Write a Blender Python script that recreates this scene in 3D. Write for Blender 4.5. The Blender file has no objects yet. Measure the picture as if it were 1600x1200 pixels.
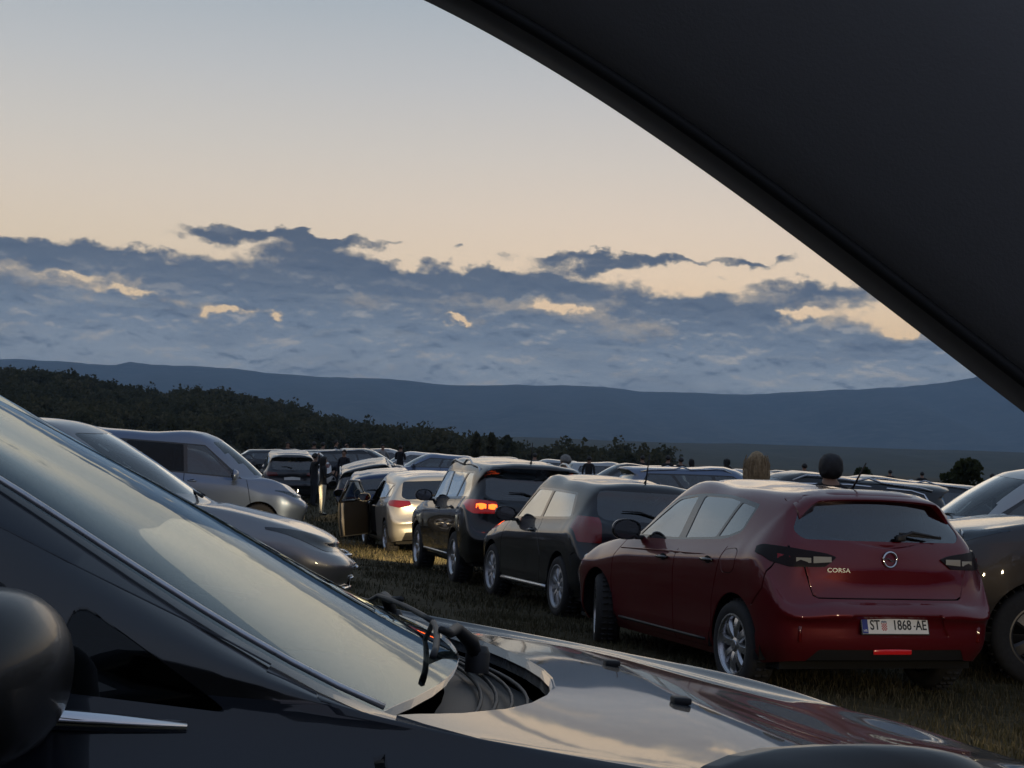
import bpy, bmesh, math, random
import numpy as np
from mathutils import Vector, Matrix, Euler
random.seed(7); RNG = np.random.default_rng(7)
rad = math.radians
scn = bpy.context.scene
COL = scn.collection

# ------------------------------------------------------------------ camera
FPX, EYE, ROLL, YH = 2300.0, 1.5, rad(3.2), 105.0
PITCH = math.atan(YH / FPX)
cam_data = bpy.data.cameras.new('camera')
cam = bpy.data.objects.new('camera', cam_data); COL.objects.link(cam)
cam_data.sensor_width = 36.0; cam_data.lens = FPX / 1600 * 36
cam_data.clip_start = 0.05; cam_data.clip_end = 60000
cam.matrix_world = (Matrix.Translation((0, 0, EYE)) @ Matrix.Rotation(PITCH, 4, 'X')
                    @ Matrix.Rotation(math.pi / 2, 4, 'X') @ Matrix.Rotation(ROLL, 4, 'Z'))
scn.camera = cam
CAMROT = cam.matrix_world.to_3x3().copy()

def ray(px, py):
    return CAMROT @ Vector(((px - 800) / FPX, -(py - 600) / FPX, -1.0))

def at(px, py, Y):                      # world point on the sight line at forward distance Y
    d = ray(px, py); k = Y / d.y
    return Vector((0, 0, EYE)) + d * k

def azel(px, py):
    d = ray(px, py).normalized()
    return math.degrees(math.atan2(d.x, d.y)), math.degrees(math.asin(d.z))

# ------------------------------------------------------------------ sky, sun, exposure
SUN_AZ, SUN_EL = rad(6.0), rad(1.2)
world = bpy.data.worlds.new('World'); scn.world = world; world.use_nodes = True

class NT:                                # tiny node helper
    def __init__(s, tree): s.t = tree; s.n = tree.nodes; s.l = tree.links
    def new(s, typ, **kw):
        n = s.n.new(typ)
        for k, v in kw.items(): setattr(n, k, v)
        return n
    def put(s, sock, v):
        if isinstance(v, bpy.types.NodeSocket): s.l.new(v, sock)
        elif v is not None: sock.default_value = v
    def m(s, op, a, b=None, c=None, clamp=False):
        n = s.new('ShaderNodeMath', operation=op, use_clamp=clamp)
        s.put(n.inputs[0], a); s.put(n.inputs[1], b)
        if c is not None: s.put(n.inputs[2], c)
        return n.outputs[0]
    def mix(s, f, a, b, blend='MIX'):
        n = s.new('ShaderNodeMix', data_type='RGBA', blend_type=blend)
        s.put(n.inputs[0], f); s.put(n.inputs[6], a); s.put(n.inputs[7], b)
        return n.outputs[2]
    def smooth(s, x, lo, hi):
        n = s.new('ShaderNodeMapRange', interpolation_type='SMOOTHSTEP')
        s.put(n.inputs[0], x); s.put(n.inputs[1], lo); s.put(n.inputs[2], hi)
        return n.outputs[0]
    def ramp(s, x, stops, interp='LINEAR'):
        n = s.new('ShaderNodeValToRGB'); n.color_ramp.interpolation = interp
        e = n.color_ramp.elements
        while len(e) < len(stops): e.new(0.5)
        for el, (p, c) in zip(e, stops):
            el.position = p; el.color = (*c, 1) if len(c) == 3 else c
        s.put(n.inputs[0], x); return n.outputs[0]
    def noise(s, vec, scale, detail=4, rough=.55, dist=0.0):
        n = s.new('ShaderNodeTexNoise')
        s.put(n.inputs['Vector'], vec); n.inputs['Scale'].default_value = scale
        n.inputs['Detail'].default_value = detail; n.inputs['Roughness'].default_value = rough
        n.inputs['Distortion'].default_value = dist
        return n.outputs['Fac']

def srgb(r, g, b):
    f = lambda c: (c / 255) / 12.92 if c / 255 <= .04045 else ((c / 255 + .055) / 1.055) ** 2.4
    return (f(r), f(g), f(b))
def srgba(*c): return (*srgb(*c), 1)

def build_sky():
    t = NT(world.node_tree); t.n.clear()
    out = t.new('ShaderNodeOutputWorld'); bg = t.new('ShaderNodeBackground')
    t.l.new(bg.outputs[0], out.inputs[0])
    sky = t.new('ShaderNodeTexSky', sky_type='NISHITA')
    sky.sun_disc = False; sky.sun_elevation = SUN_EL; sky.sun_rotation = SUN_AZ
    sky.air_density = 1.0; sky.dust_density = 2.0; sky.ozone_density = 1.5; sky.altitude = 300
    tc = t.new('ShaderNodeTexCoord')
    sep = t.new('ShaderNodeSeparateXYZ'); t.l.new(tc.outputs['Generated'], sep.inputs[0])
    X, Y, Z = sep.outputs
    el = t.m('MULTIPLY', t.m('ARCSINE', Z), 57.29578)
    az = t.m('MULTIPLY', t.m('ARCTAN2', X, Y), 57.29578)
    # warm haze near the horizon in the sunset quarter, cool grey blue above
    cosd = t.m('COSINE', t.m('MULTIPLY', t.m('SUBTRACT', az, math.degrees(SUN_AZ)), 0.01745))
    side = t.m('MULTIPLY_ADD', cosd, .5, .5)
    elc = t.m('DIVIDE', t.m('MAXIMUM', el, 0.0), 90.0)
    front = t.ramp(elc, [(0.0, srgb(246, 206, 150)), (.055, srgb(243, 214, 172)), (.078, srgb(240, 220, 192)), (.10, srgb(230, 216, 198)),
                         (.125, srgb(215, 209, 200)), (.155, srgb(196, 198, 199)), (.19, srgb(172, 183, 192)), (.32, srgb(142, 158, 176)), (1, srgb(112, 132, 162))])
    back = t.ramp(elc, [(0.0, srgb(104, 110, 132)), (.12, srgb(140, 138, 155)), (.30, srgb(134, 144, 164)), (1, srgb(112, 132, 162))])
    grad = t.mix(t.smooth(side, .12, .96), back, front)
    nish = t.mix(1.0, sky.outputs[0], (NISHGAIN, NISHGAIN, NISHGAIN, 1), 'MULTIPLY')
    base = t.mix(SKYMIX, nish, grad)
    # ---- clouds, laid out in azimuth / elevation
    def pt(kx, ky, z=0.0):
        c = t.new('ShaderNodeCombineXYZ')
        t.put(c.inputs[0], t.m('MULTIPLY', az, kx)); t.put(c.inputs[1], t.m('MULTIPLY', el, ky)); c.inputs[2].default_value = z
        return c.outputs[0]
    n1 = t.noise(pt(.22, .70), .8, 4, .55, .4)           # broad masses
    n2 = t.noise(pt(.44, 1.1, 7.3), .9, 7, .55, .3)     # billows
    n3 = t.noise(pt(1.0, 1.7, 3.1), 2.6, 5, .62, .3)     # ragged rims
    wa = t.noise(pt(.6, .9, 21.0), 1.0, 5, .56); wb = t.noise(pt(.6, .9, 33.0), 1.0, 5, .56)
    azw = t.m('ADD', az, t.m('MULTIPLY_ADD', wa, 4.4, -2.2)); elw = t.m('ADD', el, t.m('MULTIPLY_ADD', wb, 2.0, -1.0))
    nn = t.m('ADD', t.m('ADD', t.m('MULTIPLY_ADD', n1, 2.2, -1.1), t.m('MULTIPLY_ADD', n2, 3.8, -1.9)), t.m('MULTIPLY_ADD', n3, 1.2, -.6))
    lo = t.m('MULTIPLY_ADD', t.noise(pt(.30, 0), .45, 3, .5), 1.3, 5.45)
    deck = t.m('MULTIPLY', t.m('SUBTRACT', lo, elw), 1.25)
    f = t.m('MINIMUM', deck, 2.7)
    def blob(f, px, py, wx, wy, amp):
        a, e = azel(px, py); k = 57.29578 / FPX
        dx = t.m('DIVIDE', t.m('SUBTRACT', azw, a), wx * k); dy = t.m('DIVIDE', t.m('SUBTRACT', elw, e), wy * k)
        r2 = t.m('ADD', t.m('MULTIPLY', dx, dx), t.m('MULTIPLY', dy, dy))
        return t.m('ADD', f, t.m('MULTIPLY', t.m('POWER', 2.71828, t.m('MULTIPLY', r2, -1.0)), amp))
    for b in [(110, 398, 150, 22, 3.2), (40, 396, 70, 18, 1.0), (215, 405, 60, 12, .9), (430, 367, 190, 13, 3.9), (345, 372, 60, 15, 1.2),
              (560, 375, 60, 9, 1.0), (500, 408, 85, 34, 3.6), (640, 377, 34, 7, 2.2), (712, 380, 26, 9, 3.0), (790, 405, 40, 7, .8),
              (840, 440, 130, 20, 2.6), (340, 442, 110, 30, 2.8), (955, 404, 150, 16, 4.2), (880, 410, 60, 12, 1.2), (1060, 408, 60, 8, 1.4),
              (1180, 409, 70, 10, 3.3), (1110, 440, 40, 6, 1.1), (1310, 456, 115, 18, 3.0), (1080, 482, 160, 20, 2.4), (690, 438, 190, 22, 2.8), (835, 148, 24, 5, 1.5),
              (600, 480, 200, 30, .8), (1330, 540, 200, 30, .8), (160, 520, 200, 40, .8)]:
        f = blob(f, *b)
    for b in [(205, 458, 52, 8, -2.0), (345, 486, 30, 7, -2.9), (432, 491, 17, 7, -3.0), (868, 480, 34, 7, -2.6),
              (1250, 492, 34, 9, -2.7), (1418, 516, 30, 7, -2.6), (722, 497, 12, 4, -2.2), (120, 430, 60, 5, -1.0)]:
        f = blob(f, *b)
    dens = t.m('ADD', f, nn)
    cover = t.smooth(dens, -.05, .95)
    thick = t.smooth(dens, .35, 1.9)
    ccol = t.ramp(t.m('DIVIDE', t.m('MAXIMUM', el, 0.0), 12.0),
                  [(0.0, srgb(170, 177, 182)), (.25, srgb(152, 162, 172)), (.36, srgb(124, 137, 153)), (.50, srgb(98, 110, 127)), (.64, srgb(88, 98, 114)), (1, srgb(92, 100, 112))])
    # billows: upper flanks catch the sky, undersides stay dull
    def billow(kx, ky, sc, z, d, det=6):
        p0 = pt(kx, ky, z); c = t.new('ShaderNodeVectorMath', operation='ADD'); t.l.new(p0, c.inputs[0]); c.inputs[1].default_value = (0, d, 0)
        return t.m('SUBTRACT', t.noise(p0, sc, det, .58, .5), t.noise(c.outputs[0], sc, det, .58, .5))
    lit = t.m('ADD', t.m('MULTIPLY', billow(.42, 1.0, 1.0, 41.0, .30), 4.0), t.m('MULTIPLY', billow(.8, 1.7, 1.3, 57.0, .22), 2.6))
    lowband = t.smooth(el, 7.0, 4.0)
    ccol = t.mix(t.m('MULTIPLY', t.smooth(lit, .12, 1.0), t.m('MULTIPLY_ADD', lowband, .62, .18)), ccol, srgba(182, 178, 172))
    ccol = t.mix(t.m('MULTIPLY', t.smooth(lit, -.05, -1.0), .65), ccol, srgba(78, 92, 112))
    n4 = t.noise(pt(.30, 1.7, 11.0), .9, 5, .6, .6)
    ccol = t.mix(t.m('MULTIPLY', t.smooth(n4, .50, .68), t.m('MULTIPLY', lowband, .45)), ccol, srgba(160, 164, 166))
    ccol = t.mix(t.m('MULTIPLY', t.smooth(n1, .55, .35), .30), ccol, srgba(86, 99, 118))
    rim = t.mix(thick, srgba(176, 166, 152), ccol)
    backc = t.mix(t.smooth(side, .3, .9), srgba(84, 92, 116), rim)
    cmul = t.mix(1.0, backc, (CLOUDGAIN, CLOUDGAIN, CLOUDGAIN, 1), 'MULTIPLY')
    col = t.mix(cover, base, cmul)
    t.l.new(col, bg.inputs[0]); bg.inputs[1].default_value = SKYSTRENGTH
SKYMIX, CLOUDGAIN, SKYSTRENGTH, NISHGAIN = 0.9, 1.0, 1.0, 0.1
build_sky()

sun_d = bpy.data.lights.new('sun', 'SUN'); sun_d.energy = 0.05; sun_d.angle = rad(25); sun_d.color = (1.0, .78, .52)
sun = bpy.data.objects.new('sun', sun_d); COL.objects.link(sun)
sv = Vector((math.sin(SUN_AZ) * math.cos(rad(6)), math.cos(SUN_AZ) * math.cos(rad(6)), math.sin(rad(6))))
sun.rotation_euler = sv.to_track_quat('Z', 'Y').to_euler()

scn.view_settings.view_transform = 'Standard'; scn.view_settings.look = 'None'
scn.view_settings.exposure = 0.15; scn.view_settings.gamma = 1.0; scn.view_settings.use_curve_mapping = False
scn.render.engine = 'CYCLES'
cy = scn.cycles
cy.use_denoising = True
try: cy.denoiser = 'OPENIMAGEDENOISE'
except Exception: pass
cy.max_bounces = 8; cy.glossy_bounces = 4; cy.transparent_max_bounces = 12; cy.transmission_bounces = 6; cy.volume_bounces = 1
cy.sample_clamp_indirect = 4.0; cy.caustics_reflective = False; cy.caustics_refractive = False
# ------------------------------------------------------------------ materials
MATS = {}
def mat(name, color=(.5, .5, .5), rough=.5, metal=0.0, coat=0.0, spec=.5, emit=None, es=0.0, var=0.0, vscale=20.0, bump=0.0, bscale=200.0, sheen=0.0):
    if name in MATS: return MATS[name]
    m = bpy.data.materials.new(name); m.use_nodes = True
    t = NT(m.node_tree); b = t.n['Principled BSDF']
    b.inputs['Base Color'].default_value = (*color, 1); b.inputs['Roughness'].default_value = rough
    b.inputs['Metallic'].default_value = metal; b.inputs['Coat Weight'].default_value = coat
    b.inputs['Coat Roughness'].default_value = .03; b.inputs['Specular IOR Level'].default_value = spec
    if emit: b.inputs['Emission Color'].default_value = (*emit, 1); b.inputs['Emission Strength'].default_value = es
    if var or bump:
        tc = t.new('ShaderNodeTexCoord')
    if var:
        n = t.noise(tc.outputs['Object'], vscale, 6, .65)
        c2 = tuple(min(1, c * (1 + var) + var * .02) for c in color); c1 = tuple(c * (1 - var) for c in color)
        t.l.new(t.ramp(n, [(.3, c1), (.7, c2)]), b.inputs['Base Color'])
        t.l.new(t.m('MULTIPLY_ADD', n, .35 * min(1, var * 2), rough - .17 * min(1, var * 2), clamp=True), b.inputs['Roughness'])
    if bump:
        n = t.noise(tc.outputs['Object'], bscale, 3, .6)
        bp = t.new('ShaderNodeBump'); bp.inputs['Strength'].default_value = bump; bp.inputs['Distance'].default_value = .004
        t.l.new(n, bp.inputs['Height']); t.l.new(bp.outputs[0], b.inputs['Normal'])
    MATS[name] = m
    return m

def paint(name, color, metal=.0, rough=.35, dust=.25, coat=1.0):
    """car paint under clear coat with a thin uneven film of field dust, thicker towards the sills"""
    if name in MATS: return MATS[name]
    m = bpy.data.materials.new(name); m.use_nodes = True
    t = NT(m.node_tree); b = t.n['Principled BSDF']
    tc = t.new('ShaderNodeTexCoord')
    sp = t.new('ShaderNodeSeparateXYZ'); t.l.new(tc.outputs['Object'], sp.inputs[0])
    n = t.noise(tc.outputs['Object'], 3.0, 8, .7); n2 = t.noise(tc.outputs['Object'], 60.0, 3, .6)
    low = t.smooth(sp.outputs[2], .75, .15)
    d = t.m('MULTIPLY', t.m('ADD', t.m('MULTIPLY', low, .8), t.m('MULTIPLY', t.smooth(n, .35, .75), .30)), dust * .6, clamp=True)
    d = t.m('MULTIPLY', d, t.m('MULTIPLY_ADD', n2, .8, .6), clamp=True)
    b.inputs['Metallic'].default_value = metal
    t.l.new(t.mix(d, (*color, 1), (.075, .065, .05, 1)), b.inputs['Base Color'])
    t.l.new(t.m('MULTIPLY_ADD', d, .5, rough, clamp=True), b.inputs['Roughness'])
    t.l.new(t.m('SUBTRACT', coat, t.m('MULTIPLY', d, .8), clamp=True), b.inputs['Coat Weight'])
    t.l.new(t.m('MULTIPLY_ADD', n2, .03, .015), b.inputs['Coat Roughness'])
    b.inputs['Coat IOR'].default_value = 1.55; b.inputs['Specular IOR Level'].default_value = .2
    MATS[name] = m
    return m

def glass_mat(name, tint, ior=1.5, rough=.0, boost=1.5, gcol=(.92, .97, 1.0)):
    if name in MATS: return MATS[name]
    m = bpy.data.materials.new(name); m.use_nodes = True
    t = NT(m.node_tree); t.n.clear()
    o = t.new('ShaderNodeOutputMaterial'); mx = t.new('ShaderNodeMixShader')
    tr = t.new('ShaderNodeBsdfTransparent'); gl = t.new('ShaderNodeBsdfGlossy'); fr = t.new('ShaderNodeFresnel')
    tr.inputs[0].default_value = (*tint, 1); gl.inputs['Roughness'].default_value = rough
    fr.inputs['IOR'].default_value = ior; gl.inputs[0].default_value = (*gcol, 1)
    geo = t.new('ShaderNodeNewGeometry')
    t.l.new(t.m('MULTIPLY', fr.outputs[0], 1.35 * boost, clamp=True), mx.inputs[0])
    t.l.new(tr.outputs[0], mx.inputs[1]); t.l.new(gl.outputs[0], mx.inputs[2]); t.l.new(mx.outputs[0], o.inputs[0])
    MATS[name] = m
    return m

M_GLASS = glass_mat('tinted_window_glass', (.27, .31, .34), boost=2.4)
M_CLEAR = glass_mat('clear_window_glass', (.68, .74, .72))
M_DARKGLASS = glass_mat('privacy_glass', (.02, .022, .024), boost=.6)
M_LENS = glass_mat('clear_lamp_lens', (.85, .87, .88))
M_TYRE = mat('tyre_rubber', (.018, .018, .019), .85, bump=.3, bscale=90, var=.3, vscale=25)
M_ALLOY = mat('alloy_wheel', (.55, .56, .58), .28, metal=.9, var=.15, vscale=30)
M_HUBCAP = mat('silver_wheel_cover', (.42, .43, .45), .35, metal=.6, var=.2, vscale=30)
M_PLASTIC = mat('black_trim_plastic', (.016, .016, .018), .55, bump=.15, bscale=400)
M_GLOSSBLACK = mat('gloss_black_trim', (.008, .008, .009), .12, coat=1.0)
M_CHROME = mat('chrome_trim', (.75, .76, .78), .08, metal=1.0)
M_INTERIOR = mat('dark_interior', (.012, .012, .013), .85)
M_FABRIC = mat('seat_fabric', (.022, .022, .025), .95, bump=.3, bscale=600)
M_LAMPRED = mat('red_lamp_lens', (.11, .004, .004), .12, coat=1.0)
M_LAMPDARK = mat('smoked_lamp_lens', (.006, .0015, .0015), .3, spec=.25)
M_REFLECTOR = mat('lamp_reflector', (.6, .6, .6), .2, metal=1.0)
M_AMBER = mat('amber_lens', (.5, .13, .02), .2, coat=1.0)
M_PLATE = mat('number_plate_white', (.75, .75, .72), .35, var=.06, vscale=20)
M_PLATEBLUE = mat('number_plate_blue', (.02, .035, .22), .35)
M_INK = mat('black_lettering', (.012, .012, .012), .4)
M_REDINK = mat('red_check', (.45, .03, .04), .4)
M_GAP = mat('panel_gap', (.004, .004, .004), .9)

# ------------------------------------------------------------------ objects
def link(o, parent=None):
    COL.objects.link(o)
    if parent is not None: o.parent = parent
    return o
def mesh_obj(name, verts, faces, m, parent=None, smooth=False):
    me = bpy.data.meshes.new(name); me.from_pydata([tuple(v) for v in verts], [], faces); me.update()
    if m: me.materials.append(m)
    if smooth: me.polygons.foreach_set('use_smooth', [True] * len(me.polygons))
    return link(bpy.data.objects.new(name, me), parent)
def bm_obj(name, bm, m, parent=None, smooth=True, angle=None):
    me = bpy.data.meshes.new(name)
    bmesh.ops.recalc_face_normals(bm, faces=bm.faces[:])
    if angle is not None:
        for e in bm.edges: e.smooth = not (len(e.link_faces) == 2 and e.calc_face_angle(0) > angle)
    bm.to_mesh(me); bm.free()
    if m: me.materials.append(m)
    if smooth: me.polygons.foreach_set('use_smooth', [True] * len(me.polygons))
    return link(bpy.data.objects.new(name, me), parent)
def thing(name, label, cat, group=None):
    o = bpy.data.objects.new(name, None); COL.objects.link(o); o.empty_display_size = .3
    o['label'] = label; o['category'] = cat
    if group: o['group'] = group
    return o
def copy_tree(o, parent=None):
    c = o.copy(); COL.objects.link(c)
    if parent is not None: c.parent = parent
    for ch in list(o.children): copy_tree(ch, c)
    return c

def add_box(bm, c, s, rot=None, bevel=0.0, seg=2):
    r = bmesh.ops.create_cube(bm, size=1.0)
    vs = r['verts']
    M = Matrix.Translation(c) @ (rot.to_4x4() if rot is not None else Matrix()) @ Matrix.Diagonal((*s, 1))
    bmesh.ops.transform(bm, matrix=M, verts=vs)
    if bevel:
        es = list({e for v in vs for e in v.link_edges})
        bmesh.ops.bevel(bm, geom=es, offset=bevel, segments=seg, profile=.5, affect='EDGES')
def add_tube(bm, pts, r, n=8, cap=True):
    pts = [Vector(p) for p in pts]; rs = r if isinstance(r, (list, tuple)) else [r] * len(pts)
    rings = []; up = Vector((0, 0, 1))
    for i, p in enumerate(pts):
        d = (pts[min(i + 1, len(pts) - 1)] - pts[max(i - 1, 0)]).normalized()
        u = d.cross(up)
        if u.length < .05: u = d.cross(Vector((1, 0, 0)))
        u.normalize(); w = u.cross(d)
        rings.append([bm.verts.new(p + (u * math.cos(a) + w * math.sin(a)) * rs[i]) for a in [2 * math.pi * k / n for k in range(n)]])
    for a, b in zip(rings, rings[1:]):
        for k in range(n): bm.faces.new((a[k], a[(k + 1) % n], b[(k + 1) % n], b[k]))
    if cap:
        bm.faces.new(rings[0][::-1]); bm.faces.new(rings[-1])
def add_lathe(bm, prof, axis='X', n=32, c=(0, 0, 0)):
    """prof: list of (radius, offset along axis); closed if first == last"""
    rings = []
    for (r, h) in prof:
        ring = []
        for k in range(n):
            a = 2 * math.pi * k / n
            v = (h, r * math.cos(a), r * math.sin(a)) if axis == 'X' else (r * math.cos(a), r * math.sin(a), h)
            ring.append(bm.verts.new(Vector(v) + Vector(c)))
        rings.append(ring)
    for a, b in zip(rings, rings[1:]):
        for k in range(n): bm.faces.new((a[k], a[(k + 1) % n], b[(k + 1) % n], b[k]))
def text_obj(name, s, size, m, parent, mw, extrude=.001, sx=1.0, bold=0.0):
    cu = bpy.data.curves.new(name, 'FONT'); cu.body = s; cu.size = size; cu.extrude = extrude
    cu.align_x = 'CENTER'; cu.align_y = 'CENTER'; cu.offset = bold; cu.resolution_u = 3
    tmp = bpy.data.objects.new(name, cu); COL.objects.link(tmp)
    dg = bpy.context.evaluated_depsgraph_get(); me = bpy.data.meshes.new_from_object(tmp.evaluated_get(dg))
    bpy.data.objects.remove(tmp); me.materials.clear(); me.materials.append(m)
    me.transform(Matrix.Diagonal((sx, 1, 1, 1))); me.transform(mw)
    return link(bpy.data.objects.new(name, me), parent)

# ------------------------------------------------------------------ spline patches
def spline_axis(P, subs, lo_mirror=None, hi_mirror=None):
    """interpolating cubic through P along axis 0; subs = samples per span"""
    Q = P
    n = len(P)
    ext0 = lo_mirror(P[1]) if lo_mirror else 2 * P[0] - P[1]
    ext1 = hi_mirror(P[-2]) if hi_mirror else 2 * P[-1] - P[-2]
    Q = np.concatenate([ext0[None], P, ext1[None]], 0)
    d = np.linalg.norm(np.diff(Q, axis=0), axis=-1)
    d = np.maximum(d.reshape(len(d), -1).mean(1), 1e-4)
    s = np.diff(Q, axis=0) / d.reshape(-1, *([1] * (Q.ndim - 1)))
    out = []
    tang = []
    for i in range(1, n + 1):
        tang.append((d[i] * s[i - 1] + d[i - 1] * s[i]) / (d[i] + d[i - 1]))
    for i in range(n - 1):
        h = d[i + 1]; p0, p1, m0, m1 = P[i], P[i + 1], tang[i] * h, tang[i + 1] * h
        k = subs[i] if hasattr(subs, '__len__') else subs
        for j in range(k):
            u = j / k
            out.append((2*u**3 - 3*u*u + 1) * p0 + (u**3 - 2*u*u + u) * m0 + (3*u*u - 2*u**3) * p1 + (u**3 - u*u) * m1)
    out.append(P[-1])
    return np.array(out)
def mirror_y(a):
    b = a.copy(); b[..., 1] *= -1; return b

def rounded(poly, r, n=4):
    out = []; k = len(poly)
    rr = r if hasattr(r, '__len__') else [r] * k
    for i in range(k):
        p = np.array(poly[i], float); a = np.array(poly[i - 1], float) - p; b = np.array(poly[(i + 1) % k], float) - p
        la, lb = np.linalg.norm(a), np.linalg.norm(b); q = min(rr[i], la * .45, lb * .45)
        if q < 1e-4: out.append(tuple(p)); continue
        p0, p1 = p + a / la * q, p + b / lb * q
        for j in range(n + 1):
            u = j / n; out.append(tuple((1 - u) ** 2 * p0 + 2 * u * (1 - u) * p + u * u * p1))
    return out
def inpoly(p, poly):
    x, y = p; c = False; j = len(poly) - 1
    for i in range(len(poly)):
        xi, yi = poly[i]; xj, yj = poly[j]
        if (yi > y) != (yj > y) and x < (xj - xi) * (y - yi) / (yj - yi) + xi: c = not c
        j = i
    return c
def strip(a, b, w):
    a = np.array(a, float); b = np.array(b, float); d = (b - a) / np.linalg.norm(b - a); n = np.array([-d[1], d[0]]) * w / 2
    return [tuple(a + n - d * w * .3), tuple(b + n + d * w * .3), tuple(b - n + d * w * .3), tuple(a - n - d * w * .3)]

AX = {'side': (0, 2), 'rear': (1, 2), 'front': (1, 2), 'top': (0, 1)}
class Shell:
    """car skin as one smooth surface that is then cut into named panels"""
    def __init__(s, net, sub_c, sub_r, L):
        s.L = L
        A = spline_axis(net, sub_c, mirror_y, mirror_y)                       # columns (0: nose centre ... last: tail centre)
        B = spline_axis(A.transpose(1, 0, 2), sub_r, None, mirror_y).transpose(1, 0, 2)
        B[0, :, 1] = 0; B[-1, :, 1] = 0; B[:, -1, 1] = 0
        s.surf = B
        bm = s.bm = bmesh.new(); nc, nr = B.shape[:2]
        for sg in (1, -1):
            V = [[bm.verts.new((B[i, j, 0], B[i, j, 1] * sg, B[i, j, 2])) for j in range(nr)] for i in range(nc)]
            for i in range(nc - 1):
                for j in range(nr - 1):
                    q = (V[i][j], V[i + 1][j], V[i + 1][j + 1], V[i][j + 1])
                    bm.faces.new(q if sg > 0 else q[::-1])
        bmesh.ops.remove_doubles(bm, verts=bm.verts[:], dist=2e-4)
        bmesh.ops.dissolve_degenerate(bm, dist=1e-4, edges=bm.edges[:])
        bm.normal_update()
        # faces should look outwards: test a roof face
        top = max(bm.faces, key=lambda f: f.calc_center_median().z)
        if top.normal.z < 0: bmesh.ops.reverse_faces(bm, faces=bm.faces[:])
        bm.normal_update()
        s.lay = bm.faces.layers.int.new('region'); s.regions = {0: None}
    def half_y(s, x, z):                    # half width of the skin at side position (x, z)
        B = s.surf; d = (B[..., 0] - x) ** 2 + (B[..., 2] - z) ** 2
        i = np.unravel_index(np.argmin(d + (B[..., 1] < .3) * 9), d.shape); return B[i][1]
    def end_x(s, y, z, rear=True):          # skin x at (y, z) on the tail or nose
        B = s.surf; d = (B[..., 1] - abs(y)) ** 2 + (B[..., 2] - z) ** 2 + ((B[..., 0] < s.L * .55) if rear else (B[..., 0] > s.L * .45)) * 9
        i = np.unravel_index(np.argmin(d), d.shape); return B[i][0]
    def top_z(s, x, y):
        B = s.surf; d = (B[..., 0] - x) ** 2 + (B[..., 1] - abs(y)) ** 2 + (B[..., 2] < .6) * 9
        i = np.unravel_index(np.argmin(d), d.shape); return B[i][2]
    def cut(s, rid, poly, view, cond=None, only=None):
        bm = s.bm; a, b = AX[view]
        P = np.array(poly, float); lo = P.min(0) - .001; hi = P.max(0) + .001
        if cond is None:
            cond = {'side': lambda c, n: abs(n.y) > .22, 'rear': lambda c, n: n.x > .12 and c.x > s.L * .5,
                    'front': lambda c, n: n.x < -.12 and c.x < s.L * .55, 'top': lambda c, n: n.z > .3}[view]
        sub = []
        for f in bm.faces:
            xs = [v.co[a] for v in f.verts]; ys = [v.co[b] for v in f.verts]
            if max(xs) < lo[0] or min(xs) > hi[0] or max(ys) < lo[1] or min(ys) > hi[1]: continue
            if only is not None and f[s.lay] not in only: continue
            if cond(f.calc_center_median(), f.normal): sub.append(f)
        k = len(poly)
        for i in range(k):
            p, q = P[i], P[(i + 1) % k]
            if np.linalg.norm(q - p) < 1e-6: continue
            l2 = np.minimum(p, q) - 2e-4; h2 = np.maximum(p, q) + 2e-4
            cand = []; rest = []
            for f in sub:
                xs = [v.co[a] for v in f.verts]; ys = [v.co[b] for v in f.verts]
                if max(xs) < l2[0] or min(xs) > h2[0] or max(ys) < l2[1] or min(ys) > h2[1]: rest.append(f)
                else: cand.append(f)
            if not cand: continue
            no = Vector((0, 0, 0)); co = Vector((0, 0, 0)); no[a] = -(q - p)[1]; no[b] = (q - p)[0]; co[a] = p[0]; co[b] = p[1]
            ge = set(cand)
            for f in cand: ge.update(f.edges); ge.update(f.verts)
            r = bmesh.ops.bisect_plane(bm, geom=list(ge), dist=1e-5, plane_co=co, plane_no=no.normalized())
            sub = rest + [g for g in r['geom'] if isinstance(g, bmesh.types.BMFace)]
        got = []
        for f in sub:
            if not f.is_valid: continue
            c = f.calc_center_median()
            if inpoly((c[a], c[b]), poly): f[s.lay] = rid; got.append(f)
        return got
    def region(s, name, poly, view, m, off=0.0, parent=None, skirt=.012, cond=None, only=None, both=True, side=None, **kw):
        """cut one panel. In side view the two flanks become two panels (left y<0 / right y>0)"""
        rid = len(s.regions); s.regions[rid] = dict(name=name, m=m, off=off, parent=parent, skirt=skirt, split=(view == 'side' and both), **kw)
        c0 = cond
        if side:
            base = cond or {'side': lambda c, n: abs(n.y) > .22}.get(view, lambda c, n: True)
            c0 = lambda c, n: base(c, n) and c.y * side > 0
        s.cut(rid, poly, view, c0, only); return rid
    def hole(s, poly, view, cond=None, only=None):
        rid = len(s.regions); s.regions[rid] = dict(name=None); s.cut(rid, poly, view, cond, only); return rid
    def gap(s, pts, view='side', w=.012, cond=None, only=None):
        for p, q in zip(pts, pts[1:]): s.hole(strip(p, q, w), view, cond, only)
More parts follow.
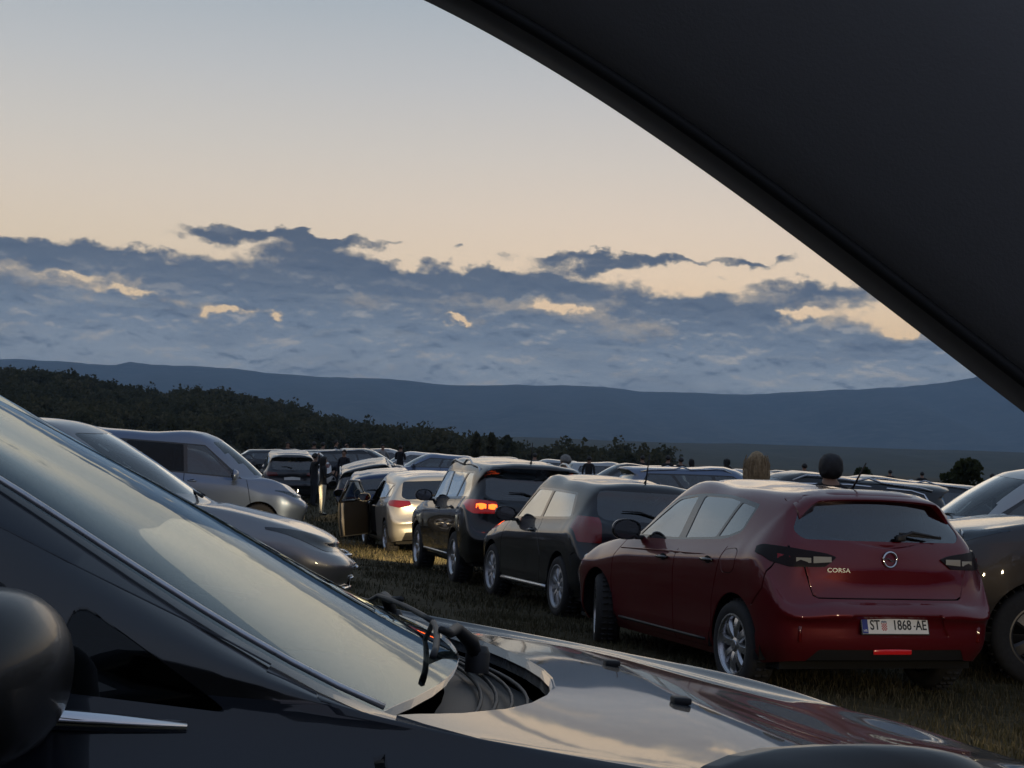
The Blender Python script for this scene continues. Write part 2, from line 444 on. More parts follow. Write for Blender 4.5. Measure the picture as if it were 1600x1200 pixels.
    def build(s, root, body_mat, body_name='body'):
        bm = s.bm; bm.normal_update(); bm.verts.ensure_lookup_table(); L = s.L
        s.regions[0] = dict(name=body_name, m=body_mat, off=0, parent=None, skirt=.012, split=False)
        groups = {}
        for f in bm.faces:
            r = f[s.lay]; d = s.regions[r]
            if d['name'] is None: continue
            key = (r, (1 if f.calc_center_median().y > 0 else -1) if d['split'] else 0)
            groups.setdefault(key, []).append(f)
        made = {}
        for key in sorted(groups):
            fs = groups[key]; d = s.regions[key[0]]
            idx = {}; vs = []; ns = []; faces = []
            for f in fs:
                l = []
                for v in f.verts:
                    if v.index not in idx:
                        idx[v.index] = len(vs); p = v.co + v.normal * d['off']
                        vs.append((p.y, L / 2 - p.x, p.z)); ns.append((v.normal.y, -v.normal.x, v.normal.z))
                    l.append(idx[v.index])
                faces.append(l)
            fset = set(fs)
            if d['skirt']:
                skv = {}
                for f in fs:
                    for lp in f.loops:
                        e = lp.edge
                        if sum(1 for g in e.link_faces if g in fset) == 1:
                            a, b = lp.vert, lp.link_loop_next.vert
                            q = []
                            for v in (a, b):
                                p = v.co + v.normal * d['off']; p2 = p - v.normal * d['skirt']
                                for pp in (p, p2):
                                    vs.append((pp.y, L / 2 - pp.x, pp.z)); nn = f.normal
                                    ns.append((nn.y, -nn.x, nn.z)); q.append(len(vs) - 1)
                            faces.append([q[0], q[1], q[3], q[2]])
            me = bpy.data.meshes.new(d['name']); me.from_pydata(vs, [], faces); me.update()
            me.materials.append(d['m']); me.polygons.foreach_set('use_smooth', [True] * len(me.polygons))
            me.normals_split_custom_set_from_vertices(ns)
            o = bpy.data.objects.new(d['name'], me)
            par = d['parent']
            po = root
            if par is not None:
                po = made.get((par, key[1])) or made.get((par, 0)) or made.get((par, 1)) or root
            link(o, po); made[key] = o
            if d.get('label'): o['label'] = d['label']
        bm.free(); s.made = made
        return made
# ------------------------------------------------------------------ car skins
def car_net(p):
    L, W, H = p['L'], p['W'], p['H']
    g = p.get
    fa, ra = p['fa'], p['ra']
    gc = g('gc', .20); zh0 = g('zh0', .74); zc = g('zc', .97); xw0 = g('xw0', 1.02); xa0 = g('xa0', xw0 + .36)
    xw1 = g('xw1', 1.80); xa1 = g('xa1', xw1 + .16); xr = g('xr', L - .26); zr = g('zr', H - .09); xg = g('xg', L - .10); zg = g('zg', 1.0)
    b0, b1 = g('belt0', .93), g('belt1', 1.0); cw = g('cant', .73) * W; ch = g('canth', .095); tz = g('tailz', .80); tm = g('tailmid', .5)
    crown = g('crown', .03)
    zb = lambda x: b0 + (b1 - b0) * min(1, max(0, (x - xa0) / (ra + .2 - xa0)))
    rz = lambda x: p['roof'](x) if 'roof' in p else H - .02 * max(0, (x - (xw1 + .45)) / (xr - xw1)) ** 1.5 * (H - zr) / .02 * .9
    bw = g('beltw', .915); cr = g('crease', .145)
    def side(x, yf=1.0, z0=gc, hi=None, z2=.46):
        b = zb(x) if hi is None else hi
        return [(x, .90 * W * yf, z0), (x, .962 * W * yf, z0 + .09), (x, .982 * W * yf, z2 + .3 * (b - .95)), (x, 1.0 * W * yf, b - cr), (x, .997 * W * yf, b - cr + .016), (x, bw * W * yf, b)]
    C = []
    def fr(dx, y, z5, xs6, ys6, zs6):      # nose columns
        x0 = [.13, .06, .03, .035, .07, .12]
        zs = [gc + .0, gc + .09, .46, z5 - .095, z5 - .075, z5]
        a = g('nose', 1.0)
        col = [(dx + x0[i] * a, y * ([.93, .97, 1, 1, .98, .95][i]), zs[i]) for i in range(6)]
        return col + [(xs6[i], ys6[i], zs6[i]) for i in range(3)]
    hz = lambda x: zh0 + (zc - zh0) * (max(0, min(1, x / xw0)) ** .75)
    C.append(fr(0, 0, zh0 - .02, (.20, .27, .36), (0, 0, 0), (zh0 + .035, zh0 + .06, hz(.36))))
    C.append(fr(.03, .5 * W, zh0 - .02, (.23, .36, .46), (.46 * W, .26 * W, 0), (zh0 + .03, hz(.36) - .005, hz(.46))))
    C.append(fr(.14, .83 * W, zh0 - .01, (.36, .48, .58), (.74 * W, .40 * W, 0), (zh0 + .045, hz(.48) - .01, hz(.58))))
    C.append([(.42, .885 * W, gc), (.41, .945 * W, gc + .09), (.40, .965 * W, .46), (.40, .972 * W, zh0 - .065), (.41, .966 * W, zh0 - .048), (.47, .90 * W, zh0 + .035),
              (.54, .79 * W, hz(.54) - .035), (.62, .42 * W, hz(.62) - .01), (.70, 0, hz(.70))])
    x = fa
    C.append(side(x, 1.0, hi=zh0 + .115 + g('fend', 0)) + [(x + .01, .80 * W, hz(x) - .035), (x + .02, .43 * W, hz(x) - .008), (x + .03, 0, hz(x + .03))])
    x = xa0
    bb = zb(x)
    C.append(side(x) + [(x + .02, .86 * W, bb + .035), (xw0 + .10, .50 * W, zc + .004), (xw0, 0, zc + .008)])
    u = .5
    xm = xa0 + (xa1 - xa0) * u + .03; zm = bb + .035 + (H - ch - bb - .035) * (u + .03)
    C.append(side(xm) + [(xm + .02, .86 * W + (cw - .86 * W) * (u + .02) + .012 * W, zm), (xw0 + .1 + (xw1 + .06 - xw0 - .1) * u, .47 * W, zc + (H - zc) * (u + .045)), (xw0 + (xw1 - xw0) * u, 0, zc + (H - zc) * (u + .05))])
    x = xa1 + .06
    C.append(side(x) + [(x + .02, cw, rz(x) - ch), (xw1 + .10, .45 * W, rz(xw1 + .1) - .02), (xw1 + .02, 0, rz(xw1))])
    x = (xa1 + xr) * .5 - .12
    C.append(side(x) + [(x, cw + .008, rz(x) - ch * .86), (x, .45 * W, rz(x) - .012), (x, 0, rz(x) + crown * .3)])
    x = x + (xr - x) * .52
    C.append(side(x) + [(x, cw, rz(x) - ch * .9), (x, .45 * W, rz(x) - .012), (x, 0, rz(x) + crown * .3)])
    xq = min(ra + .12, xr - .12)
    ca = g('cpx', xr - .10)
    C.append(side(ra + .10, g('haunch', 1.0), z0=gc + .01) + [(ca, cw * .965, rz(ca) - ch * 1.15), (xr - .03, .42 * W, rz(xr) - .016), (xr, 0, rz(xr) + .002)])
    # tail
    yb = g('tailw', .96); lg = g('ledge', .665)
    def tl(u): return xr + (xg - xr) * u, rz(xr) + (zg - rz(xr)) * u
    x1, z1 = tl(.5)
    t0 = [(L - .30, .90 * W, gc + .04), (L - .27, .955 * W, gc + .13), (L - .26, .98 * W, .50), (L - .28, .987 * W, b1 - cr - .01), (L - .285, .982 * W, b1 - cr + .008), (L - .34, .91 * W, b1 - .01)]
    C.append(t0 + [(x1 - .10, .70 * W, z1 + .005), (x1 - .02, .40 * W, z1 + .002), (x1 + .012, 0, z1)])
    ins = g('tailin', .06)
    t1 = [(L - .13, .83 * W, gc + .07), (L - .085, .87 * W, gc + .16), (L - .07, .89 * W, .52), (L - .075, .888 * W, lg - .012), (L - .10, .880 * W, lg + .014), (L - .11 - ins, .83 * W, tz + .13)]
    C.append(t1 + [(xg - .085, .70 * W, zg + .03), (xg - .02, .38 * W, zg + .02), (xg + .0, 0, zg + .012)])
    t2 = [(L - .06, .50 * W, gc + .08), (L - .012, .51 * W, gc + .17), (L - .0, .52 * W, .52), (L - .002, .52 * W, lg - .012), (L - .036, .515 * W, lg + .014), (L - .03 - ins, .48 * W, tz + .07)]
    C.append(t2 + [(xg + .005, .44 * W, zg - .035), (xg + .012, .24 * W, zg - .02), (xg + .016, 0, zg - .02)])
    t3 = [(L - .05, 0, gc + .08), (L - .005, 0, gc + .17), (L, 0, .52), (L, 0, lg - .012), (L - .034, 0, lg + .014), (L - .02 - ins, 0, tz + .05)]
    C.append(t3 + [(max(xg + .02, L - .02 - ins - .01), 0, zg - .075), (xg + .022, 0, zg - .06), (xg + .02, 0, zg - .045)])
    net = np.array([[list(q) for q in c] for c in C], float)
    if 'tweak' in p: p['tweak'](net)
    return net

WHEEL_CACHE = {}
def wheel_meshes(R, rim, wd, style):
    key = (R, rim, wd, style)
    if key in WHEEL_CACHE: return WHEEL_CACHE[key]
    bm = bmesh.new(); h = wd / 2
    add_lathe(bm, [(rim - .015, -h), (rim + .004, -h - .001), (rim + .02, -h - .006), (R - .045, -h - .010), (R - .018, -h + .004), (R - .004, -h + .028), (R, -h + .06),
                   (R, h - .06), (R - .004, h - .028), (R - .018, h - .004), (R - .045, h + .010), (rim + .02, h + .006), (rim + .004, h + .001), (rim - .015, h)], n=48)
    for k in range(36):                                   # tread blocks
        a = 2 * math.pi * k / 36
        for sx in (-.15, .15):
            add_box(bm, (sx * wd, math.cos(a) * (R - .0045), math.sin(a) * (R - .0045)), (wd * .24, R * .13, .012), Matrix.Rotation(a, 3, 'X'))
    bmesh.ops.recalc_face_normals(bm, faces=bm.faces[:])
    ty = bpy.data.meshes.new('tyre'); bm.to_mesh(ty); bm.free(); ty.materials.append(M_TYRE); ty.polygons.foreach_set('use_smooth', [True] * len(ty.polygons))
    # rim: outer face at +X
    bm = bmesh.new()
    add_lathe(bm, [(rim - .02, -h + .02), (rim - .022, h - .03), (rim + .003, h - .004), (rim + .004, h + .003), (rim - .008, h + .004), (rim - .016, h - .004), (rim - .024, h - .02), (rim - .03, h - .05), (rim - .035, -h + .03)], n=48)
    add_lathe(bm, [(.0005, h - .012), (.03, h - .012), (.034, h - .018), (.075, h - .030), (.08, h - .06)], n=24)
    ns = {'corsa': 8, 'polo': 9, 'five': 5, 'ten': 10, 'multi': 7}[style]
    for k in range(ns):
        a = 2 * math.pi * k / ns + .2
        w0, w1 = {'corsa': (.030, .040), 'polo': (.026, .036), 'five': (.045, .060), 'ten': (.018, .022), 'multi': (.028, .040)}[style]
        twist = .10 if style in ('polo', 'multi') else 0.0
        prev = None
        N = 6
        for i in range(N + 1):
            u = i / N; r = .05 + (rim - .024 - .05) * u; w = w0 + (w1 - w0) * u * u; aa = a + twist * u
            x = h - .022 + .016 * math.sin(u * math.pi * .9) - .004 * u
            row = []
            for (dy, dx) in ((-w, -.02), (-w * .62, 0), (w * .62, 0), (w, -.02)):
                q = Vector((x + dx, r, dy)); q.rotate(Euler((aa, 0, 0))); row.append(bm.verts.new(q))
            if prev:
                for j in range(3): bm.faces.new((prev[j], prev[j + 1], row[j + 1], row[j]))
            prev = row
    bmesh.ops.recalc_face_normals(bm, faces=bm.faces[:])
    for e in bm.edges: e.smooth = not (len(e.link_faces) == 2 and e.calc_face_angle(0) > .6)
    ri = bpy.data.meshes.new('rim'); bm.to_mesh(ri); bm.free(); ri.polygons.foreach_set('use_smooth', [True] * len(ri.polygons))
    bm = bmesh.new(); add_lathe(bm, [(.0005, -h + .04), (rim - .03, -h + .04), (rim - .03, -h + .05)], n=24); add_lathe(bm, [(.0005, h - .075), (.14, h - .075), (.145, h - .09)], n=24)
    di = bpy.data.meshes.new('brake_disc'); bm.to_mesh(di); bm.free(); di.materials.append(mat('brake_iron', (.05, .045, .04), .6, metal=.6))
    WHEEL_CACHE[key] = (ty, ri, di); return WHEEL_CACHE[key]

def add_wheels(root, p, style, rim_mat, steer=0.0, brake=True):
    L, W = p['L'], p['W']; R = p['R']; rim = p.get('rim', .21); wd = p.get('tw', .20)
    ty, ri, di = wheel_meshes(R, rim, wd, style)
    if not ri.materials: ri.materials.append(rim_mat)
    for sx in (1, -1):
        for front in (1, 0):
            x = p['fa'] if front else p['ra']
            w = bpy.data.objects.new('wheel', None); w.empty_display_size = .1; link(w, root)
            w.location = (sx * (W - wd / 2 - p.get('tuck', .012)), L / 2 - x, R)
            w.rotation_euler = (Matrix.Rotation((0 if sx > 0 else math.pi) + (steer if front else 0), 3, 'Z') @ Matrix.Rotation(random.uniform(0, 6), 3, 'X')).to_euler()
            link(bpy.data.objects.new('tyre', ty), w)
            ro = link(bpy.data.objects.new('rim', ri), w); ro.material_slots[0].link = 'OBJECT'; ro.material_slots[0].material = rim_mat
            if brake: link(bpy.data.objects.new('brake_disc', di), w)

def add_arches(sh, p, grow=.045):
    L, W, R = p['L'], p['W'], p['R']
    for x in (p['fa'], p['ra']):
        r = R + grow
        poly = [(x + r * math.cos(a), R + .01 + r * math.sin(a)) for a in np.linspace(-.35, math.pi + .35, 26)] + [(x - r * .93, 0.0), (x + r * .93, 0.0)]
        sh.hole(poly, 'side', cond=lambda c, n: abs(n.y) > .1 and abs(c.y) > W * .6)
def add_underbody(root, p, parent_name='underbody'):
    L, W, R = p['L'], p['W'], p['R']; bm = bmesh.new(); gc = p.get('gc', .2)
    add_box(bm, (0, 0, gc + .03), (2 * W * .86, L * .90, .05))
    for x in (p['fa'], p['ra']):                           # wheel housings
        r = R + .075
        for sx in (1, -1):
            prev = None
            for a in np.linspace(-.15, math.pi + .15, 14):
                q = [bm.verts.new((sx * yy, L / 2 - x + r * math.cos(a), R + r * math.sin(a))) for yy in (W - .02, W - .34)]
                if prev: bm.faces.new((prev[0], prev[1], q[1], q[0]))
                prev = q
            c = [bm.verts.new((sx * (W - .34), L / 2 - x + r * math.cos(a), R + r * math.sin(a))) for a in np.linspace(-.15, math.pi + .15, 14)]
            bm.faces.new(c)
    return bm_obj(parent_name, bm, M_GAP, root, smooth=False)

def add_cabin(root, p, seats=True, rear=True, wheel_left=True, col=None):
    L, W, H = p['L'], p['W'], p['H']; m = col or M_FABRIC
    bm = bmesh.new(); yx = lambda x: L / 2 - x
    xf = p.get('seatx', p.get('xw1', 1.8) + .35)
    add_box(bm, (0, yx((p.get('xw0', 1.0) + .35)), p.get('zc', .97) - .16), (2 * W * .84, .55, .22), bevel=.06)
    add_box(bm, (0, yx(L * .55), .32), (2 * W * .84, L * .55, .04))
    for sx in (1, -1): add_box(bm, (sx * W * .89, yx(L * .5), .60), (.04, L * .5, .5))
    add_box(bm, (0, yx(L - .55), .55), (2 * W * .8, .6, .35))
    bm_obj('dashboard', bm, M_INTERIOR, root, smooth=False)
    def seat(name, x, y, w, h):
        b = bmesh.new(); tilt = Matrix.Rotation(.30, 3, 'X')
        add_box(b, (y, yx(x), .50), (w, .48, .16), bevel=.05)
        add_box(b, (y, yx(x + .30), .50 + h / 2), (w * .94, .14, h), tilt, bevel=.05)
        for yy in ([y] if w < .7 else [y - w * .32, y + w * .32]):
            add_box(b, (yy, yx(x + .30 + h * .30 + .02), .52 + h + .09), (.26, .10, .18), tilt, bevel=.045)
        bm_obj(name, b, m, root, angle=.7)
    if seats:
        hh = (H - .28 - .52) * .92
        for sx in (1, -1): seat('seat', xf, sx * .36, .50, min(.66, hh - .06))
        if rear: seat('rear_seat', min(xf + .85, p.get('xr', L) - .75), 0, 1.25, min(.58, hh - .12))
        b = bmesh.new(); sx = -1 if wheel_left else 1
        n = 20; rr = .185; ring = []
        for k in range(n + 1):
            a = 2 * math.pi * k / n; v = Vector((rr * math.cos(a), 0, rr * math.sin(a))); v.rotate(Euler((-.45, 0, 0))); ring.append(v + Vector((sx * .36, yx(xf - .42), .86)))
        add_tube(b, ring, .016, 6, cap=False)
        add_box(b, (sx * .36, yx(xf - .40), .85), (.30, .03, .05), Matrix.Rotation(-.45, 3, 'X')); add_box(b, (sx * .36, yx(xf - .55), .80), (.06, .3, .06), Matrix.Rotation(.4, 3, 'X'))
        bm_obj('steering_wheel', b, M_PLASTIC, root)

def add_mirrors(root, sh, p, body_mat, x=None, z=None, size=1.0, cap_mat=None):
    L = p['L']; x = x or p.get('xa0', 1.4) + .16; z = z or p.get('belt0', .93) + .07
    y0 = sh.half_y(x, p.get('belt0', .93)) - .02
    for sx in (1, -1):
        bm = bmesh.new()
        n, m_ = 24, 10; w, h, d = .125 * size, .085 * size, .075 * size
        rows = []
        for i in range(m_ + 1):                            # rounded shell, open towards the rear
            t_ = i / m_ * math.pi / 2
            rows.append([bm.verts.new((w * math.sin(t_) ** .9 * np.sign(math.cos(a)) * abs(math.cos(a)) ** .8, d * math.cos(t_) ** .9 * (1 - .22 * math.cos(a) * sx * math.sin(t_)), h * math.sin(t_) ** .9 * np.sign(math.sin(a)) * abs(math.sin(a)) ** .85)) for a in np.linspace(0, 2 * math.pi, n, endpoint=False)])
        for r0, r1 in zip(rows, rows[1:]):
            for k in range(n): bm.faces.new((r0[k], r0[(k + 1) % n], r1[(k + 1) % n], r1[k]))
        last = rows[-1]; ins = [bm.verts.new(v.co + Vector((0, -.02, 0))) for v in last]; in2 = [bm.verts.new(v.co * .9 + Vector((0, -.018, 0))) for v in last]
        for k in range(n):
            bm.faces.new((last[k], last[(k + 1) % n], ins[(k + 1) % n], ins[k])); bm.faces.new((ins[k], ins[(k + 1) % n], in2[(k + 1) % n], in2[k]))
        bmesh.ops.remove_doubles(bm, verts=bm.verts[:], dist=1e-4)
        c = Vector((sx * (y0 + .04 + w), L / 2 - x, z))
        bmesh.ops.transform(bm, matrix=Matrix.Translation(c), verts=bm.verts)
        o = bm_obj('side_mirror', bm, cap_mat or body_mat, root)
        b = bmesh.new(); add_box(b, (sx * (y0 + .02), L / 2 - x + .01, z - h * .75), (.13, .06, .035), bevel=.012); bm_obj('mirror_foot', b, M_PLASTIC, o)
        b = bmesh.new(); b.faces.new([b.verts.new(c + Vector((w * .88 * math.cos(a), -.012, h * .88 * math.sin(a)))) for a in np.linspace(0, 2 * math.pi, 16, endpoint=False)])
        bm_obj('mirror_glass', b, mat('mirror_glass', (.10, .105, .11), .04, metal=1.0), o, smooth=False)

def add_handles(root, sh, p, spots, m, made=None, rid=None, w=.17):
    L = p['L']
    for (x, z, rid) in spots:
        for sx in (1, -1):
            y = sh.half_y(x, z); bm = bmesh.new()
            pts = [(-w / 2, -.004), (-w * .38, .028), (0, .036), (w * .38, .028), (w / 2, -.004)]
            add_tube(bm, [(sx * (y + o), L / 2 - x - a, z) for a, o in pts], [.010, .012, .013, .012, .010], 8)
            par = made.get((rid, sx)) if made and rid else None
            o = bm_obj('door_handle', bm, m, par or root)
            b = bmesh.new(); n = 14
            b.faces.new([b.verts.new((sx * (y + .0025), L / 2 - x + .055 * math.cos(a), z + .028 * math.sin(a))) for a in np.linspace(0, 2 * math.pi, n, endpoint=False)])
            bm_obj('handle_recess', b, M_GAP, par or root, smooth=False)

def add_plate(root, sh, p, z, text=None, y=0.0, lean=.2, front=False):
    L = p['L']; x = sh.end_x(.1, z, not front); sg = -1 if not front else 1
    Y = (L / 2 - x - .012) if not front else (L / 2 - x + .012)
    bm = bmesh.new(); add_box(bm, (0, 0, 0), (.52, .004, .112), bevel=.0015, seg=1)
    M = Matrix.Translation((y, Y, z)) @ Matrix.Rotation(0 if not front else math.pi, 4, 'Z') @ Matrix.Rotation(-lean, 4, 'X')
    bmesh.ops.transform(bm, matrix=M, verts=bm.verts)
    o = bm_obj('number_plate', bm, M_PLATE, root, smooth=False)
    b = bmesh.new(); add_box(b, (0, .004, 0), (.535, .008, .128), bevel=.003, seg=1); bmesh.ops.transform(b, matrix=M, verts=b.verts); bm_obj('plate_frame', b, M_PLASTIC, o, smooth=False)
    if text: text(o, M)
    return o
def add_antenna(root, p, x, z, m=M_PLASTIC, h=.20, lean=.7, y=0.0):
    L = p['L']; bm = bmesh.new()
    add_tube(bm, [(y, L / 2 - x + .03, z - .01), (y, L / 2 - x, z + .022)], [.022, .010], 8)
    add_tube(bm, [(y, L / 2 - x, z + .015), (y, L / 2 - x - h * math.sin(lean), z + .015 + h * math.cos(lean))], [.008, .006], 6)
    bm_obj('antenna', bm, m, root)

# ------------------------------------------------------------------ ground
def sstep(a, b, x):
    t = min(1, max(0, (x - a) / (b - a))); return t * t * (3 - 2 * t)
def ground_z(X, Y):
    q = 1.5 - (min(max(Y, 0), 60) - 10.4) * .25
    yy = Y if Y < 30 else 30 + 22 * (1 - math.exp(-(Y - 30) / 22))
    xl = max(-14, min(20, X))
    zl = -.03 - .03 * (xl - 1.5) - .033 * (yy - 10.4)
    zl += .028 * min(14, max(0, Y - 42))
    zr = -.05 - .003 * (min(Y, 60) - 10)
    t = sstep(.8, 4.2, X - q)
    z = zl * (1 - t) + zr * t
    far = sstep(60, 160, Y)
    return z * (1 - far) + (-1.0) * far
def place(root, X, Y, heading, p=None, dz=0.0, roll=None, pitch=None):
    """heading: degrees clockwise from the view direction; the car stands on its four wheels"""
    h = rad(heading); f = Vector((math.sin(h), math.cos(h), 0)); r = Vector((math.cos(h), -math.sin(h), 0))
    a = .7; b = 1.25 if p is None else (p['ra'] - p['fa']) / 2
    zz = [ground_z(*(Vector((X, Y, 0)) + f * i * b + r * j * a).xy) for i in (1, -1) for j in (1, -1)]
    pz = (zz[0] + zz[1] - zz[2] - zz[3]) / (4 * b); rz = (zz[0] - zz[1] + zz[2] - zz[3]) / (4 * a)
    if pitch is not None: pz = math.tan(rad(pitch))
    if roll is not None: rz = math.tan(rad(roll))
    fy = (f + Vector((0, 0, pz))).normalized(); rx = (r + Vector((0, 0, rz))); rx = (rx - fy * rx.dot(fy)).normalized(); up = rx.cross(fy)
    M = Matrix((rx, fy, up)).transposed().to_4x4()
    M.translation = Vector((X, Y, sum(zz) / 4 + dz - .012))
    root.matrix_world = M
    root.location = M.translation; root.rotation_mode = 'XYZ'; root.rotation_euler = M.to_euler()
# ------------------------------------------------------------------ the red hatchback
def red_hatchback():
    p = dict(L=4.06, W=.8825, H=1.445, fa=.84, ra=3.378, R=.312, rim=.215, tw=.195, gc=.20, zh0=.76, zc=.99, xw0=1.02, xa0=1.40, xw1=1.80, xa1=1.98,
             xr=3.76, zr=1.395, xg=3.93, zg=1.10, belt0=.955, belt1=1.06, cant=.73, tailz=.86, tailin=.05)
    red = paint('red_metallic_paint', (.115, .0025, .008), metal=.25, rough=.32, dust=.18)
    root = thing('hatchback', 'dark red hatchback with its number plate facing us, nearest car of the queue', 'car', 'cars queuing along the grass lane')
    sh = Shell(car_net(p), 7, 5, p['L'])
    L, W = p['L'], p['W']
    add_arches(sh, p)
    # glasshouse
    dlo = rounded([(1.40, .975), (2.02, 1.330), (2.45, 1.368), (2.95, 1.362), (3.36, 1.305), (3.31, 1.105), (3.10, 1.04), (2.2, .990)], [.02, .10, .3, .3, .03, .05, .1, .2])
    trim = sh.region('window_trim', dlo, 'side', M_GLOSSBLACK, off=-.001)
    w1 = rounded([(1.56, 1.004), (2.03, 1.303), (2.36, 1.340), (2.30, 1.012)], [.02, .06, .03, .02])
    w2 = rounded([(2.42, 1.018), (2.47, 1.344), (2.90, 1.340), (3.08, 1.316), (2.93, 1.05)], [.02, .03, .1, .02, .02])
    w3 = rounded([(2.97, 1.057), (3.11, 1.31), (3.325, 1.279), (3.285, 1.118), (3.12, 1.07)], [.015, .015, .02, .03, .05])
    for w in (w1, w2, w3): sh.region('window', w, 'side', M_GLASS, off=-.006)
    front = rounded([(-.74, 1.0), (-.57, 1.385), (0, 1.412), (.57, 1.385), (.74, 1.0), (0, .975)], [.03, .05, .3, .05, .03, .3])
    sh.region('windscreen', front, 'front', M_CLEAR, off=-.004, cond=lambda c, n: n.x < -.3 and c.x < 2.1 and abs(n.y) < .62 and c.z > .96)
    rw = rounded([(-.52, 1.385), (.52, 1.385), (.665, 1.14), (.61, 1.085), (-.61, 1.085), (-.665, 1.14)], [.04, .04, .06, .1, .1, .06])
    # tailgate panel round the rear window
    tg = rounded([(-.575, 1.405), (.575, 1.405), (.735, 1.10), (.715, .97), (.64, .93), (.575, .70), (-.575, .70), (-.64, .93), (-.715, .97), (-.735, 1.10)], [.05, .05, .05, .05, .02, .06, .06, .02, .05, .05])
    tgr = sh.region('tailgate', tg, 'rear', red, off=.002, cond=lambda c, n: n.x > .12 and c.x > 3.55)
    sh.region('rear_window', rw, 'rear', M_GLASS, off=-.003, parent=tgr, cond=lambda c, n: n.x > .15 and c.x > 3.6)
    tcond = lambda c, n: n.x > .12 and c.x > 3.55
    bp = sh.region('rear_bumper', [(-.86, .662), (-.60, .650), (-.56, .672), (.56, .672), (.60, .650), (.86, .662), (.88, .15), (-.88, .15)], 'rear', red, off=.004, skirt=.02, cond=lambda c, n: n.x > .05 and c.x > 3.6)
    sh.gap([(.725, 1.04), (.715, .97), (.645, .925), (.61, .80), (.585, .715), (.55, .70), (-.55, .70), (-.585, .715), (-.61, .80), (-.645, .925), (-.715, .97), (-.725, 1.04)], 'rear', w=.012, cond=tcond)
    # outlines of the panels
    sh.gap([(2.385, .245), (2.37, .5), (2.385, .75), (2.41, .93)]); sh.gap([(1.16, .34), (1.16, .60), (1.20, .80), (1.32, .945)])
    sh.gap([(2.385, .245), (1.45, .245), (1.18, .30)])
    sh.gap([(2.42, .245), (2.95, .25), (3.02, .40), (3.04, .60), (3.13, .82), (3.20, .99)])
    # tail lamps wrap round the corner
    for s_ in (1, -1):
        q = [(s_ * .872, .985), (s_ * .82, 1.035), (s_ * .72, 1.025), (s_ * .48, .992), (s_ * .41, .97), (s_ * .50, .905), (s_ * .74, .90), (s_ * .83, .93)]
        sh.region('tail_lamp', rounded(q, .015), 'rear', M_LAMPDARK, off=.014, cond=lambda c, n: n.x > .10 and c.x > 3.5 and abs(c.y) > .3)
    # bumper split lines
    sh.gap([(3.66, .62), (3.80, .745), (3.84, .92)], cond=lambda c, n: abs(n.y) > .1)
    val = rounded([(-.52, .50), (.52, .50), (.60, .27), (-.60, .27)], .03)
    rec = rounded([(-.35, .605), (.35, .605), (.45, .445), (-.45, .445)], .02)
    sh.region('plate_recess', rec, 'rear', red, off=-.018, cond=lambda c, n: n.x > .3)
    sh.region('rear_diffuser', rounded([(-.56, .36), (.56, .36), (.66, .24), (-.66, .24)], .02), 'rear', M_PLASTIC, off=-.004, cond=lambda c, n: n.x > .05)
    fuel = rounded([(3.17, .91), (3.20, .975), (3.36, .995), (3.42, .96), (3.40, .84), (3.33, .805), (3.20, .81)], .035)
    fr_ = sh.region('fuel_flap_seam', fuel, 'side', M_GAP, off=-.004, skirt=0, side=-1)
    f2 = [tuple(np.array(q) + (np.array([3.295, .898]) - np.array(q)) * .07) for q in fuel]
    sh.region('fuel_flap', f2, 'side', red, off=.001, side=-1)
    for s_ in (1, -1):
        sh.region('headlamp', rounded([(s_ * .55, .66), (s_ * .58, .745), (s_ * .84, .775), (s_ * .86, .72), (s_ * .80, .67)], .03), 'front', M_LENS, off=.003, cond=lambda c, n: n.x < -.1 and c.x < .7)
    sh.region('grille', rounded([(-.5, .60), (.5, .60), (.56, .70), (-.56, .70)], .03), 'front', M_PLASTIC, off=-.004, cond=lambda c, n: n.x < -.3)
    made = sh.build(root, red)
    # door crease, sill strip
    for sx in (1, -1):
        bm = bmesh.new(); pr = None
        for u in np.linspace(0, 1, 24):
            x = 1.24 + u * (2.92 - 1.24); z = .875 + .045 * u - .0; h = .026 * math.sin(math.pi * min(1, u * 1.02)) ** .6 * (1.15 - .3 * u) + .001
            y = sh.half_y(x, z); q = [bm.verts.new((sx * (y + .003), L / 2 - x, z + h / 2)), bm.verts.new((sx * (y + .013 * min(1, h / .02)), L / 2 - x, z + h * .1)), bm.verts.new((sx * (y + .002), L / 2 - x, z - h / 2))]
            if pr:
                for k in range(2): bm.faces.new((pr[k], pr[k + 1], q[k + 1], q[k]))
            pr = q
        bm_obj('door_crease', bm, red, root)
        b = bmesh.new(); add_tube(b, [(sx * (sh.half_y(x, .30) + .004), L / 2 - x, .30) for x in np.linspace(1.30, 2.92, 12)], .012, 6); bm_obj('sill_trim', b, M_PLASTIC, root)
    add_underbody(root, p); add_cabin(root, p)
    add_wheels(root, p, 'corsa', M_ALLOY, steer=rad(-20))
    add_mirrors(root, sh, p, red, x=1.62, z=1.04, size=1.0, cap_mat=M_GLOSSBLACK)
    add_handles(root, sh, p, [(2.20, .855, None), (2.98, .885, None)], M_GLOSSBLACK)
    # roof spoiler over the rear window
    bm = bmesh.new(); N = 28; prof = []
    for i in range(N + 1):
        v = -1 + 2 * i / N; a = abs(v); y = v * .60
        top = 1.412 - .030 * a * a - .02 * a ** 6; xf = 3.56 + .02 * a * a; xb = 3.865 - .07 * a ** 3
        zt = lambda x: sh.top_z(x, y)
        dr = .105 * max(0, a - .82) / .18
        row = [(xf, zt(xf) + .001), (xf + .12, zt(xf + .12) + .006 - .01 * dr), (xb - .09, top - .008 - dr * .3), (xb - .01, top - .028 - dr * .6), (xb, top - .040 - dr * .9), (xb - .012, top - .052 - dr), (xb - .10, top - .052 - dr), (xf + .16, top - .09 - dr)]
        prof.append([bm.verts.new((y, L / 2 - x, z)) for x, z in row])
